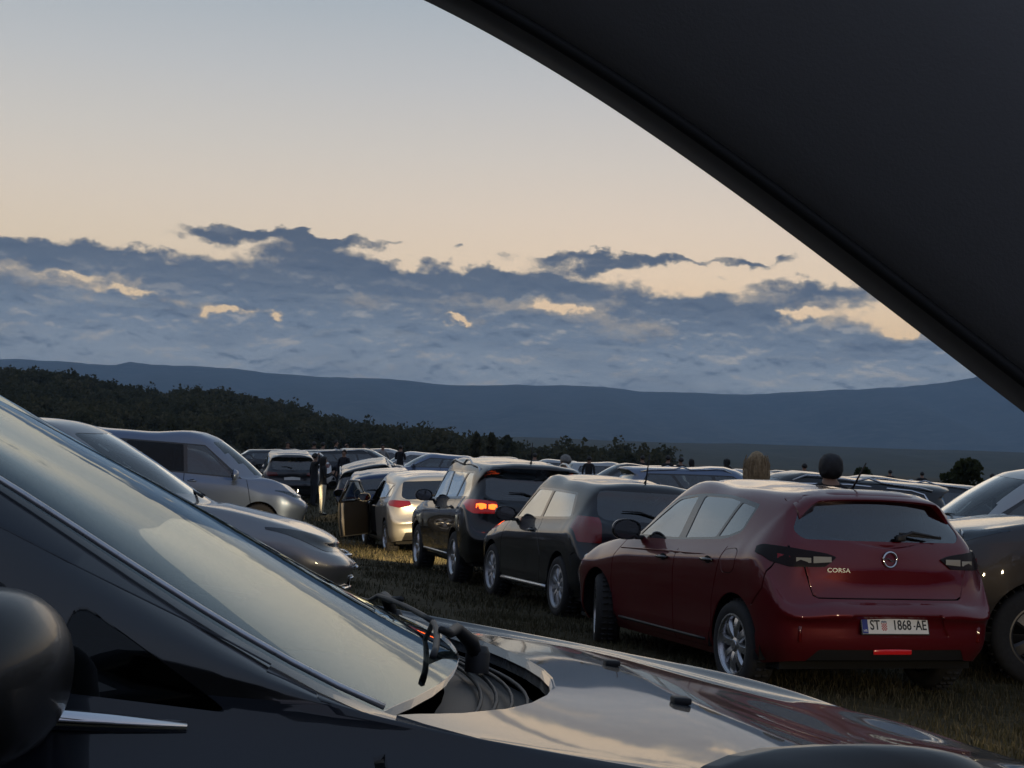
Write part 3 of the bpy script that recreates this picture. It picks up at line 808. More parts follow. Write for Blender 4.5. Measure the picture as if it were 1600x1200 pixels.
    for a, b in zip(prof, prof[1:]):
        for k in range(len(a) - 1): bm.faces.new((a[k], a[k + 1], b[k + 1], b[k]))
    for e in (prof[0], prof[-1]): bm.faces.new(e)
    bm_obj('roof_spoiler', bm, red, root, angle=.9)
    # emblem, lettering, wiper on the tailgate
    tgo = made.get((tgr, 0), root)
    zE = .965; xE = sh.end_x(0, zE); bm = bmesh.new(); ring = [(.052 * math.cos(a), L / 2 - xE - .012, zE + .052 * math.sin(a)) for a in np.linspace(0, 2 * math.pi, 33)]
    add_tube(bm, ring, .0085, 8, cap=False)
    b0 = [(-.062, .004), (-.01, .012), (.012, -.006), (.062, -.004), (.010, -.014), (-.012, .004)]
    for d_ in (0,):
        f = [bm.verts.new((x, L / 2 - xE - .016, zE + z)) for x, z in b0]; g_ = [bm.verts.new((x, L / 2 - xE - .006, zE + z)) for x, z in b0]
        bm.faces.new(f); bm.faces.new(g_[::-1])
        for k in range(6): bm.faces.new((f[k], f[(k + 1) % 6], g_[(k + 1) % 6], g_[k]))
    bm_obj('emblem', bm, M_CHROME, tgo, angle=.8)
    yl = -.40; zl = .885
    text_obj('lettering', 'CORSA', .042, mat('dull_chrome', (.30, .30, .31), .3, metal=.8), tgo, Matrix.Translation((yl, L / 2 - sh.end_x(yl, zl) - .010, zl)) @ Matrix.Rotation(-.10, 4, 'Z') @ Matrix.Rotation(math.pi / 2, 4, 'X'), sx=1.25)
    bm = bmesh.new(); xw = lambda z: sh.end_x(.1, z) + .022
    add_box(bm, (.10, L / 2 - xw(1.10), 1.115), (.07, .04, .045), bevel=.012)
    add_tube(bm, [(.10, L / 2 - xw(1.11) - .01, 1.125), (.20, L / 2 - xw(1.13) - .01, 1.155), (.42, L / 2 - xw(1.12) - .004, 1.125)], [.014, .012, .008], 6)
    add_box(bm, (.27, L / 2 - xw(1.13) - .002, 1.132), (.34, .014, .022), Matrix.Rotation(.06, 3, 'Y'), bevel=.004)
    bm_obj('rear_wiper', bm, M_PLASTIC, tgo)
    def plate(o, M):
        R = M @ Matrix.Translation((0, -.0035, 0)) @ Matrix.Rotation(math.pi / 2, 4, 'X')
        b = bmesh.new(); add_box(b, (-.2375, -.0025, 0), (.043, .002, .108)); bmesh.ops.transform(b, matrix=M, verts=b.verts); bm_obj('country_band', b, M_PLATEBLUE, o, smooth=False)
        T = lambda x, y=0: R @ Matrix.Translation((x, y, 0))
        text_obj('lettering', 'ST', .093, M_INK, o, T(-.160), sx=.80, bold=.0012)
        text_obj('lettering', '1868', .093, M_INK, o, T(.052), sx=.80, bold=.0012)
        text_obj('lettering', '-', .06, M_INK, o, T(.150), sx=.7, bold=.001)
        text_obj('lettering', 'AE', .093, M_INK, o, T(.203), sx=.80, bold=.0012)
        text_obj('lettering', 'HR', .024, M_PLATE, o, T(-.2375, -.036) @ Matrix.Translation((0, 0, .0005)))
        b = bmesh.new(); cs = .0085
        for r_ in range(6):
            for c_ in range(5):
                if r_ == 5 and c_ in (0, 4): continue
                if (r_ + c_) % 2 == 0: add_box(b, (-.088 + (c_ - 2) * cs, -.003, .012 - r_ * cs), (cs, .001, cs))
        bmesh.ops.transform(b, matrix=M, verts=b.verts); bm_obj('coat_of_arms', b, M_REDINK, o, smooth=False)
        b = bmesh.new()
        for c_ in range(5): add_box(b, (-.088 + (c_ - 2) * cs, -.003, .024 + (.002 if c_ % 2 else 0)), (cs * .9, .001, .011))
        bmesh.ops.transform(b, matrix=M, verts=b.verts); bm_obj('coat_of_arms', b, mat('blue_grey_ink', (.15, .18, .25), .4), o, smooth=False)
    add_plate(root, sh, p, .525, plate, lean=.25)
    bm = bmesh.new(); xz = sh.end_x(0, .35)
    add_box(bm, (0, L / 2 - xz - .004, .345), (.30, .012, .038), bevel=.006); bm_obj('glinting_reflector', bm, mat('glowing_red_reflector', (.5, .01, .012), .15, coat=1, emit=(1, .02, .02), es=.05), root)  # reflector strip; a faint emission stands in for its red glint
    for s_ in (1, -1):
        y = s_ * .70; x = sh.end_x(y, .45); bm = bmesh.new(); add_box(bm, (y, L / 2 - x - .002, .46), (.035, .02, .11), Matrix.Rotation(-s_ * .5, 3, 'Z'), bevel=.008); bm_obj('reflector', bm, M_LAMPRED, root)
        bm = bmesh.new()
        for (a, b_, z0, z1) in ((.735, .80, .925, .972),):
            x0, x1 = sh.end_x(a, z0), sh.end_x(b_, z0)
            bm.faces.new([bm.verts.new((s_ * a, L / 2 - x0 - .017, z0)), bm.verts.new((s_ * b_, L / 2 - x1 - .017, z0 + .008)), bm.verts.new((s_ * b_, L / 2 - x1 - .013, z1 + .015)), bm.verts.new((s_ * a, L / 2 - x0 - .013, z1))])
        bm_obj('brake_lens', bm, mat('bright_red_lens', (.22, .006, .006), .12, coat=1.0), root, smooth=False)
        # whitish elements behind the smoked lens
        bm = bmesh.new()
        for (a, b_, z0, z1) in ((.455, .585, .930, .975), (.600, .70, .922, .965)):
            x0, x1 = sh.end_x(a, z0), sh.end_x(b_, z0)
            vs = [bm.verts.new((s_ * a, L / 2 - x0 - .017, z0 + .01)), bm.verts.new((s_ * b_, L / 2 - x1 - .017, z0)), bm.verts.new((s_ * b_, L / 2 - x1 - .015, z1)), bm.verts.new((s_ * a, L / 2 - x0 - .015, z1))]
            bm.faces.new(vs)
        bm_obj('reversing_lamp', bm, mat('white_lamp_lens', (.36, .34, .28), .12, coat=1), root, smooth=False)
    add_antenna(root, p, 3.50, sh.top_z(3.50, 0), h=.24, lean=.75)
    return root, p
red_car, RP = red_hatchback()
# ------------------------------------------------------------------ other cars from the same skin
def build_car(name, label, p, body, group=None, glass=None, rear_glass=None, style='five', rim=None, cat='car', detail=1, steer=0.0,
              seats=True, lamps=None, mirror_mat=None, open_door=False, plate=True, sill=None, cladding=False, nwin=None, skip_trim=False, lamp_mat=None):
    root = thing(name, label, cat, group)
    sub = (6, 4) if detail == 2 else ((4, 3) if detail == 1 else (3, 2))
    sh = Shell(car_net(p), sub[0], sub[1], p['L'])
    L, W, H = p['L'], p['W'], p['H']; g = p.get
    glass = glass or M_GLASS; rear_glass = rear_glass or glass; rim = rim or M_ALLOY
    add_arches(sh, p, .04)
    xw0, xw1 = g('xw0', 1.02), g('xw1', 1.8); xa0 = g('xa0', xw0 + .36); xa1 = g('xa1', xw1 + .16); b0, b1 = g('belt0', .93), g('belt1', 1.0)
    xr = g('xr', L - .26); ch = g('canth', .095); zg, xg = g('zg', 1.0), g('xg', L - .1); zcw = g('zc', .97); zr = g('zr', H - .09); tz = g('tailz', .80)
    ca = g('cpx', xr - .10)
    zb = lambda x: b0 + (b1 - b0) * min(1, max(0, (x - xa0) / (p['ra'] + .2 - xa0)))
    rz = lambda x: p['roof'](x) if 'roof' in p else H - .02 * max(0, (x - (xw1 + .45)) / (xr - xw1)) ** 1.5 * (H - zr) / .02 * .9
    top = lambda x: rz(x) - ch - .035
    xe = g('dlo_end', ca - .02); xeb = g('dlo_endb', xe + .10)
    xs = np.linspace(xa1 + .10, xe, 6)
    dlo = [(xa0 + .02, zb(xa0) + .018)] + [(x, top(x)) for x in xs] + [(xeb, zb(xeb) + .03)] + [(x, zb(x) + .018) for x in np.linspace(xeb - .15, xa0 + .3, 4)]
    sh.region('window_trim', rounded(dlo, .03), 'side', M_GLOSSBLACK, off=-.001)
    pil = g('pillars', [(xa1 + .55, .03), (xa1 + 1.35, .12)])
    def seg(xl0, xl1, xh0, xh1):           # window between two leaning edges (bottom x, top x)
        n = 4; lo = [(x, zb(x) + .045) for x in np.linspace(xl0, xl1, n)]; hi = [(x, top(x) - .025) for x in np.linspace(xh1, xh0, n)]
        return rounded(lo + hi, .025)
    edges = [(xa0 + .16, xa1 + .09)] + [(x - l, x + l) for x, l in pil] + [(xeb - .06, xe - .05)]
    for i in range(len(edges) - 1):
        a, b = edges[i], edges[i + 1]; q = .035 if i else 0; q2 = .035 if i < len(edges) - 2 else 0
        sh.region('window', seg(a[0] + q, b[0] - q2, a[1] + q, b[1] - q2), 'side', glass if i == 0 else rear_glass, off=-.006)
    cw = g('cant', .70) * W
    fw = [(-.80 * W, zcw + .03), (-cw * .90, H - ch * .75), (0, H - .035), (cw * .90, H - ch * .75), (.80 * W, zcw + .03), (0, zcw + .005)]
    sh.region('windscreen', rounded(fw, [.03, .05, .3, .05, .03, .3]), 'front', M_CLEAR, off=-.004, cond=lambda c, n: n.x < -.25 and c.x < xw1 + .3 and abs(n.y) < .62 and c.z > zcw - .02)
    zt = rz(xr) - g('rwtop', .07)
    rw = [(-cw * .90, zt), (cw * .90, zt), (g('rww', .72) * W, zg + .05), (.62 * W, zg + .0), (-.62 * W, zg + .0), (-g('rww', .72) * W, zg + .05)]
    sh.region('rear_window', rounded(rw, [.05, .05, .05, .1, .1, .05]), 'rear', rear_glass, off=-.004, cond=lambda c, n: n.x > .14 and c.x > xr - .25)
    if detail >= 1:
        gap_c = lambda c, n: abs(n.y) > .3
        ds = [xa0 - .10] + [x for x, l in pil[:g('ndoor', 2)]]
        zl = g('gc', .2) + .06
        sh.gap([(xa0 - .18, zl + .1), (xa0 - .18, .62), (xa0 - .06, zb(xa0) + .01)])
        if g('ndoor', 2) == 2:
            sh.gap([(pil[0][0], zl), (pil[0][0] - .01, .6), (pil[0][0], zb(pil[0][0]) + .02)])
            xd = p['ra'] - p['R'] - .05
            sh.gap([(xa0 - .16, zl), (xd - .06, zl), (xd, .45), (xd + .04, .66), (p['ra'] - .06, .80), (pil[1][0] - pil[1][1], zb(pil[1][0]) + .02)])
        else:
            sh.gap([(xa0 - .16, zl), (pil[0][0] + .16, zl), (pil[0][0] + .18, .6), (pil[0][0], zb(pil[0][0]) + .02)])
        sh.gap([(p['ra'] + .42, .56), (L - .30, .66), (L - .2, .70)], cond=lambda c, n: abs(n.y) > .1)
        sh.gap([(-.62 * W, tz - .14), (.62 * W, tz - .14)], 'rear', w=.008)
    lamps = lamps or [(.50, tz + .02), (.88, tz + .0), (.965, tz + .09), (.94, tz + .15), (.55, tz + .12)]
    lid = []
    for s_ in (1, -1):
        lid.append(sh.region('tail_lamp', rounded([(s_ * y * W, z) for y, z in lamps], .02), 'rear', lamp_mat or M_LAMPRED, off=.005, cond=lambda c, n: n.x > .04 and c.x > L - .75))
        hz = g('zh0', .74)
        sh.region('headlamp', rounded([(s_ * .55 * W, hz - .085), (s_ * .60 * W, hz - .0), (s_ * .90 * W, hz + .055), (s_ * .965 * W, hz + .06), (s_ * .95 * W, hz - .0), (s_ * .86 * W, hz - .08)], .03), 'front', g('lens', M_LENS), off=.003,
                  cond=lambda c, n: n.x < -.06 and c.x < .66)
    hz = g('zh0', .74)
    sh.region('grille', rounded([(-.46 * W, hz - .16), (.46 * W, hz - .16), (.50 * W, hz - .035), (-.50 * W, hz - .035)], .03), 'front', M_PLASTIC, off=-.006, cond=lambda c, n: n.x < -.3)
    sh.region('air_intake', rounded([(-.6 * W, .30), (.6 * W, .30), (.52 * W, .45), (-.52 * W, .45)], .03), 'front', M_PLASTIC, off=-.008, cond=lambda c, n: n.x < -.3)
    sh.region('rear_diffuser', rounded([(-.70 * W, .42), (.70 * W, .42), (.80 * W, .2), (-.80 * W, .2)], .02), 'rear', M_PLASTIC, off=-.003, cond=lambda c, n: n.x > .0)
    if cladding:
        for (x0, x1) in ((0, p['fa']), (p['fa'], p['ra']), (p['ra'], L)):
            sh.region('sill_cladding', [(x0, .1), (x1, .1), (x1, .40), (x0, .40)], 'side', M_PLASTIC, off=.004, cond=lambda c, n: abs(n.y) > .2)
    dr = None
    if open_door:
        poly = [(xa0 - .14, g('gc', .2) + .075), (pil[0][0] - .02, g('gc', .2) + .075), (pil[0][0] + .01, .6), (pil[0][0] + .03, top(pil[0][0]) - .0), (xa1 + .2, top(xa1 + .2)), (xa0 + .1, zb(xa0) + .06), (xa0 - .16, .62)]
        sh.hole(rounded(poly, .02), 'side', cond=lambda c, n: abs(n.y) > .2 and c.y < 0); dr = poly
    made = sh.build(root, body)
    # lamp bowls behind the clear lens
    if detail >= 1 and 'lens' not in p:
        for s_ in (1, -1):
            for yy in (.62, .80):
                bm = bmesh.new(); y = s_ * yy * W; x = sh.end_x(yy * W, hz - .02, False) + .02
                add_lathe(bm, [(.0005, .0), (.03, .008), (.058, .045)], n=18)
                bmesh.ops.transform(bm, matrix=Matrix.Translation((y, L / 2 - x - .075, hz - .015)) @ Matrix.Rotation(math.pi / 2, 4, 'Z'), verts=bm.verts)
                bm_obj('lamp_bowl', bm, M_REFLECTOR, root)
    add_underbody(root, p)
    if seats: add_cabin(root, p)
    else: add_cabin(root, p, seats=False)
    add_wheels(root, p, style, rim, steer=steer, brake=detail > 1)
    add_mirrors(root, sh, p, body, x=xa0 + .20, z=b0 + .075, cap_mat=mirror_mat, size=g('mirror', 1.0))
    if detail >= 1:
        hs = [(pil[0][0] - .16, zb(pil[0][0]) - .11, None)]
        if g('ndoor', 2) == 2: hs.append((pil[1][0] - .10, zb(pil[1][0]) - .10, None))
        add_handles(root, sh, p, hs, body)
        if plate: add_plate(root, sh, p, g('platez', .74), lean=.1); add_plate(root, sh, p, .46, lean=-.05, front=True)
        bm = bmesh.new(); xw = sh.end_x(.05, zg + .08) + .015
        add_tube(bm, [(0, L / 2 - xw - .01, zg + .045), (-.18, L / 2 - xw, zg + .10), (-.36, L / 2 - xw + .02, zg + .10)], [.014, .010, .006], 6); bm_obj('rear_wiper', bm, M_PLASTIC, root)
        bm = bmesh.new()
        for yy in (-.1, .42): add_tube(bm, [(yy, L / 2 - xw0 - .02, zcw + .012), (yy - .25, L / 2 - xw0 - .10, zcw + .045), (yy - .50, L / 2 - xw0 - .12, zcw + .045)], [.012, .009, .006], 6)
        bm_obj('windscreen_wiper', bm, M_PLASTIC, root)
    root['_'] = 0; del root['_']
    return root, sh, made

def roof_rails(root, sh, p, x0, x1, m):
    L = p['L']
    for sx in (1, -1):
        bm = bmesh.new(); pts = []
        for u in np.linspace(0, 1, 12):
            x = x0 + (x1 - x0) * u; y = p.get('cant', .7) * p['W'] - .02; z = sh.top_z(x, y) + .008 + .035 * min(1, math.sin(math.pi * u) * 3.0)
            pts.append((sx * y, L / 2 - x, z))
        add_tube(bm, pts, .016, 8); bm_obj('roof_rail', bm, m, root)

QG = 'cars queuing along the grass lane'
P_POLO = dict(L=3.97, W=.841, H=1.453, fa=.80, ra=3.27, R=.315, rim=.222, tw=.205, zh0=.74, zc=.97, xw0=1.0, xa0=1.36, xw1=1.72, xa1=1.90, xr=3.70, zr=1.37, xg=3.87, zg=1.03,
              belt0=.93, belt1=1.0, cant=.75, tailz=.82, tailin=.02, pillars=[(2.48, .06)], ndoor=1, dlo_end=3.30, dlo_endb=3.42, platez=.70, canth=.09)
P_SUV = dict(ledge=.74, L=4.43, W=.905, H=1.655, fa=.88, ra=3.48, R=.348, rim=.235, tw=.225, gc=.27, zh0=.90, zc=1.13, xw0=1.12, xa0=1.46, xw1=1.86, xa1=2.02, xr=4.12, zr=1.60, xg=4.31, zg=1.14,
             belt0=1.06, belt1=1.12, cant=.77, tailz=.93, tailin=.02, pillars=[(2.52, .06), (3.34, .16)], dlo_end=3.80, dlo_endb=3.97, platez=.86, canth=.10)
P_HATCH = dict(L=4.25, W=.90, H=1.46, fa=.88, ra=3.50, R=.315, rim=.215, tw=.205, zh0=.74, zc=.97, xw0=1.05, xa0=1.42, xw1=1.82, xa1=2.0, xr=3.90, zr=1.36, xg=4.10, zg=1.0,
               belt0=.93, belt1=1.02, cant=.73, tailz=.84, tailin=.04, pillars=[(2.50, .05), (3.34, .14)], dlo_end=3.58, dlo_endb=3.72, platez=.56)
P_SEDAN = dict(L=4.55, W=.90, H=1.45, fa=.90, ra=3.55, R=.315, rim=.215, tw=.205, zh0=.72, zc=.97, xw0=1.10, xa0=1.46, xw1=1.92, xa1=2.08, xr=3.42, zr=1.40, xg=3.98, zg=1.06,
               belt0=.94, belt1=1.02, cant=.71, tailz=.92, tailin=.02, pillars=[(2.56, .05), (3.28, .10)], dlo_end=3.36, dlo_endb=3.72, cpx=3.46, platez=.74, rwtop=.05)
P_ESTATE = dict(L=4.65, W=.90, H=1.49, fa=.92, ra=3.60, R=.318, rim=.215, tw=.205, zh0=.74, zc=.99, xw0=1.10, xa0=1.46, xw1=1.92, xa1=2.08, xr=4.36, zr=1.42, xg=4.52, zg=1.06,
                belt0=.95, belt1=1.02, cant=.74, tailz=.86, tailin=.03, pillars=[(2.58, .05), (3.42, .10)], dlo_end=4.06, dlo_endb=4.24, platez=.74)
P_VAN = dict(ledge=.72, L=4.76, W=.95, H=1.88, fa=.94, ra=4.00, R=.335, rim=.215, tw=.215, gc=.22, zh0=.90, zc=1.19, xw0=.86, xa0=1.30, xw1=1.80, xa1=1.98, xr=4.58, zr=1.84, xg=4.70, zg=1.16,
             belt0=1.10, belt1=1.14, cant=.80, tailz=.95, tailin=.01, pillars=[(2.42, .03), (3.55, .02)], dlo_end=4.42, dlo_endb=4.48, canth=.14, platez=.80, mirror=1.35, rww=.80)

P_BLACK = paint('black_car_paint', (.004, .004, .005), rough=.4, dust=.10)
P_BLUEBLACK = paint('blue_black_paint', (.005, .007, .011), rough=.4, dust=.04)
P_SILVER = paint('silver_car_paint', (.42, .42, .41), metal=.75, rough=.32, dust=.20)
P_CHAMP = paint('light_silver_paint', (.50, .49, .46), metal=.55, rough=.35, dust=.15)
P_BLUEGREY = paint('blue_grey_van_paint', (.13, .175, .27), metal=.5, rough=.32, dust=.15)
P_BLUE = paint('dark_blue_paint', (.015, .035, .10), metal=.5, rough=.28, dust=.2)
P_WHITE = paint('white_car_paint', (.70, .70, .68), rough=.35, dust=.25)
P_DARKGREY = paint('dark_grey_paint', (.022, .024, .028), metal=.2, rough=.35, dust=.15)
P_BROWN = paint('brown_grey_paint', (.040, .034, .033), metal=.3, rough=.35, dust=.2)
P_PALEBLUE = paint('pale_blue_paint', (.20, .27, .36), metal=.6, rough=.3, dust=.15)

polo_lamps = [(.70, .80), (.955, .80), (.975, 1.02), (.88, 1.06), (.70, 1.05)]
black_car, sh_b, made_b = build_car('hatchback', 'black three-door hatchback, second in the queue ahead of the red one', P_POLO, P_BLUEBLACK, QG, style='polo', rim=M_HUBCAP, detail=2, lamps=polo_lamps, lamp_mat=mat('bright_red_lens', (.22, .006, .006), .12, coat=1.0), rear_glass=M_GLASS, mirror_mat=M_GLOSSBLACK)
add_antenna(black_car, P_POLO, 3.52, sh_b.top_z(3.52, 0), h=.30, lean=.25)
for sx in (1, -1):
    b = bmesh.new(); prev = None
    add_tube(b, [(sx * (sh_b.half_y(x, .27) + .006), P_POLO['L'] / 2 - x, .262 + .01 * (x - 1.2)) for x in np.linspace(1.2, 2.88, 10)], .022, 6); bm_obj('sill_trim', b, M_ALLOY, black_car)
suv_lamps = [(.56, .965), (.90, .955), (.975, 1.0), (.975, 1.10), (.90, 1.135), (.58, 1.115)]
suv, sh_s, made_s = build_car('suv', 'black SUV with roof rails and its red tail lamps lit', P_SUV, P_BLACK, QG, style='five', detail=2, lamps=suv_lamps, cat='suv', rear_glass=M_GLASS)
roof_rails(suv, sh_s, P_SUV, 2.05, 4.05, M_ALLOY)
add_antenna(suv, P_SUV, 3.98, sh_s.top_z(3.98, 0), h=.26, lean=.10)
for sx in (1, -1):
    b = bmesh.new(); add_tube(b, [(sx * (sh_s.half_y(x, .36) + .004), P_SUV['L'] / 2 - x, .37) for x in np.linspace(1.36, 3.02, 8)], .014, 6); bm_obj('sill_trim', b, M_ALLOY, suv)
# ------------------------------------------------------------------ lit lamps of the black SUV
def glow(name, color, s):
    return mat(name, (.10, .006, .004), .15, coat=1.0, emit=color, es=s)
def lit_tail(root, sh, p, lamps, inner, red_s, hot_s):
    L, W = p['L'], p['W']
    for s_ in (1, -1):
        for (y0, y1, z0, z1) in inner:
            bm = bmesh.new(); n = 6; A = []; 
            for i in range(n + 1):
                y = (y0 + (y1 - y0) * i / n) * W; zc_ = (z0 + z1) / 2
                x = sh.end_x(y, zc_); A.append((s_ * y, L / 2 - x - .012))
            pr = None
            for i, (yy, YY) in enumerate(A):
                tp = .7 + .3 * math.sin(math.pi * i / n); zc_ = (z0 + z1) / 2; hh = (z1 - z0) / 2 * tp
                q = [bm.verts.new((yy, YY, zc_ - hh)), bm.verts.new((yy, YY - .004, zc_)), bm.verts.new((yy, YY, zc_ + hh))]
                if pr:
                    for k in range(2): bm.faces.new((pr[k], pr[k + 1], q[k + 1], q[k]))
                pr = q
            bm_obj('brake_light', bm, glow('brake_light_glow', (1.0, .10, .012), hot_s), root)
    for o in root.children:
        if o.name.split('.')[0] == 'tail_lamp': o.data.materials[0] = glow('lit_red_lens', (1.0, .012, .008), red_s)
lit_tail(suv, sh_s, P_SUV, suv_lamps, [(.585, .705, 1.015, 1.085), (.74, .87, 1.015, 1.09)], .12, 4.5)
def head_light(root, p, y, z, energy, color=(1, .80, .50), size=95, down=.06, blend=.6, yaw=0.0):
    d = bpy.data.lights.new('headlight_beam', 'SPOT'); d.energy = energy; d.color = color; d.spot_size = rad(size); d.spot_blend = blend; d.shadow_soft_size = .05
    o = bpy.data.objects.new('headlight_beam', d); link(o, root); o.location = (y, p['L'] / 2 + .04, z)
    o.rotation_euler = (math.pi / 2 - down, 0, yaw)
for y in (-.66, .66): head_light(suv, P_SUV, y, .80, 430, color=(1, .74, .40))

# ------------------------------------------------------------------ silver hatchback with its door open
silver, sh_c, made_c = build_car('hatchback', 'silver hatchback with its front door open, lit from behind by the black SUV', P_HATCH, P_CHAMP, QG, style='ten', detail=1, open_door=True,
                                 lamps=[(.56, .90), (.80, .86), (.97, .90), (.975, .98), (.90, 1.0), (.58, .975)], lamp_mat=mat('dim_red_lens', (.10, .004, .005), .15, coat=1, emit=(1, .02, .03), es=.08))
def open_door(root, sh, p, ang):
    L = p['L']; hx = 1.30; zt = p['H'] - .13
    D = bpy.data.objects.new('door', None); link(D, root); D.location = (-(p['W'] - .03), L / 2 - hx, 0); D.rotation_euler = (0, 0, -ang)
    # door runs backwards (-Y) from the hinge
    def outer(y, z):                                         # bulge of the skin
        return -.015 * math.sin(math.pi * min(1, max(0, (z - .25) / .7))) - (0 if z < .95 else -(z - .95) * .42)
    poly = [(0.02, .27), (-1.12, .27), (-1.18, .60), (-1.16, .955), (-.02, .945), (.03, .6)]
    bm = bmesh.new(); rows = []
    for z in np.linspace(.27, .95, 8):
        y1 = -1.12 - .06 * math.sin(math.pi * (z - .27) / .68 * .6); rows.append([bm.verts.new((outer(0, z), .02 + (y1 - .02) * u, z)) for u in np.linspace(0, 1, 8)])
    for a, b in zip(rows, rows[1:]):
        for k in range(7): bm.faces.new((a[k], a[k + 1], b[k + 1], b[k]))
    bmesh.ops.solidify(bm, geom=bm.faces[:], thickness=.018)
    bm_obj('door_skin', bm, P_CHAMP, D, angle=.6)
    bm = bmesh.new(); rows = []
    for z in np.linspace(.30, .93, 6):
        rows.append([bm.verts.new((.055 + .03 * math.sin(math.pi * u) + (.03 if .5 < z < .7 else 0), -.04 - 1.06 * u, z)) for u in np.linspace(0, 1, 8)])
    for a, b in zip(rows, rows[1:]):
        for k in range(7): bm.faces.new((a[k], a[k + 1], b[k + 1], b[k]))
    bmesh.ops.solidify(bm, geom=bm.faces[:], thickness=.05)
    bm_obj('door_card', bm, mat('grey_door_card', (.035, .032, .03), .7), D, angle=.6)
    bm = bmesh.new()
    fr = [(0.0, -.0, .94), (0.16, -.62, zt), (.165, -1.06, zt + .005), (.02, -1.16, .94)]
    add_tube(bm, [(x - .0, y, z) for x, y, z in fr], .026, 8); add_tube(bm, [(.02, .0, .95), (.02, -1.15, .95)], .028, 8)
    bm_obj('window_frame', bm, M_GLOSSBLACK, D)
    bm = bmesh.new(); bm.faces.new([bm.verts.new(q) for q in ((.005, -.05, .95), (.155, -.62, zt - .02), (.16, -1.05, zt - .02), (.02, -1.13, .95))]); bm_obj('window', bm, M_GLASS, D, smooth=False)
    bm = bmesh.new(); add_tube(bm, [(-.01, .01, .27), (.07, -.0, .30), (.07, .0, .93)], .022, 6); bm_obj('door_seal', bm, mat('pale_door_edge', (.42, .38, .30), .5), D); bm = bmesh.new(); add_tube(bm, [(.07, -1.13, .30), (.075, -1.16, .60), (.07, -1.14, .92)], .034, 6); bm_obj('door_seal', bm, mat('pale_door_edge', (.42, .38, .30), .5), D)
open_door(silver, sh_c, P_HATCH, rad(36))

# ------------------------------------------------------------------ the parked rows
LG, RG = 'cars parked in the left row', 'cars parked beyond the queue on the right'
P_COUPE = dict(P_SEDAN); P_COUPE.update(H=1.43, zh0=.77, zc=.98, lens=M_GLOSSBLACK)
coupe, sh_k, made_k = build_car('car', 'silver car with a chrome grille edge, parked just beyond the dark blue car', P_COUPE, paint('mid_silver_paint', (.26, .26, .265), metal=.7, rough=.3, dust=.12), LG, style='five', detail=2)
bm = bmesh.new()
for zz in (.50, .58, .66): add_tube(bm, [(y, P_COUPE['L'] / 2 - sh_k.end_x(y, zz, False) + .012, zz) for y in np.linspace(-.42, .42, 9)], .011, 6)
bm_obj('grille_bars', bm, M_CHROME, coupe)
bm = bmesh.new(); add_tube(bm, [(y, P_COUPE['L'] / 2 - sh_k.end_x(y, .42, False) + .018, .42 + .02 * abs(y)) for y in np.linspace(-.72, .72, 15)], .020, 6); bm_obj('bumper_trim', bm, M_CHROME, coupe)
van, sh_v, made_v = build_car('van', 'blue-grey passenger van with dark windows parked in the left row', P_VAN, P_BLUEGREY, LG, style='five', detail=2, cat='van', rear_glass=M_DARKGLASS, glass=M_GLASS, plate=True)

SP = {}
def sp(key, *a, **k): SP[key] = build_car(*a, **k); return SP[key][0]
far_hatch = sp('hatch', 'hatchback', 'dark blue hatchback in the queue, just ahead of the silver one', P_HATCH, P_BLUE, QG, style='five', detail=1)
far_estate = sp('estate', 'estate_car', 'dark grey estate with roof rails in the queue, beyond the blue hatchback', P_ESTATE, P_DARKGREY, QG, style='five', detail=1)
roof_rails(far_estate, SP['estate'][1], P_ESTATE, 2.2, 4.2, M_ALLOY)
far_sedan = sp('sedan', 'saloon_car', 'pale blue saloon parked behind the person in white trousers', P_SEDAN, P_PALEBLUE, LG, style='five', detail=1)
far_suv = sp('suv', 'suv', 'black SUV parked just behind the blue-grey van', P_SUV, P_BLACK, LG, style='five', detail=1, cat='suv')

def recolour(root, new):
    for o in root.children_recursive:
        if o.type == 'MESH' and o.data.materials and o.data.materials[0] and o.data.materials[0].name.endswith(('_paint',)):
            o.material_slots[0].link = 'OBJECT'; o.material_slots[0].material = new
def clone(src, name, label, new_paint, group):
    c = copy_tree(src); c.name = name; c['label'] = label; c['group'] = group
    if new_paint: recolour(c, new_paint)
    return c
def put(root, p, px, Y, heading, anchor='c', dz=0.0):
    """anchor n: the nose, t: the tail, c: the centre stands on the sight line of pixel column px at distance Y"""
    h = rad(heading); f = Vector((math.sin(h), math.cos(h), 0)); X = (px - 800) / FPX * Y
    c = Vector((X, Y, 0)) - f * {'n': p['L'] / 2, 't': -p['L'] / 2, 'c': 0}[anchor]
    place(root, c.x, c.y, heading, p, dz=dz); return root
place(red_car, 2.05, 12.0, -18.6, RP, roll=.5)
place(black_car, 1.0, 16.74, -16.5, P_POLO)
place(suv, -.10, 21.12, -14, P_SUV)
place(silver, -1.62, 28.6, -14, P_HATCH)
put(coupe, P_COUPE, 562, 11.0, 80, 'n')
put(van, P_VAN, 487, 29.4, 77, 'n')
place(far_hatch, -2.72, 33.8, -6, P_HATCH)
place(far_estate, -3.65, 41.2, -6, P_ESTATE)
put(far_suv, P_SUV, 446, 36.5, 78, 'n')
put(far_sedan, P_SEDAN, 515, 56, 80)
lit_hatch = put(clone(SP['hatch'][0], 'hatchback', 'dark grey hatchback with a lit headlamp, nose towards the person in white trousers', P_DARKGREY, LG), P_HATCH, 362, 43, 97)
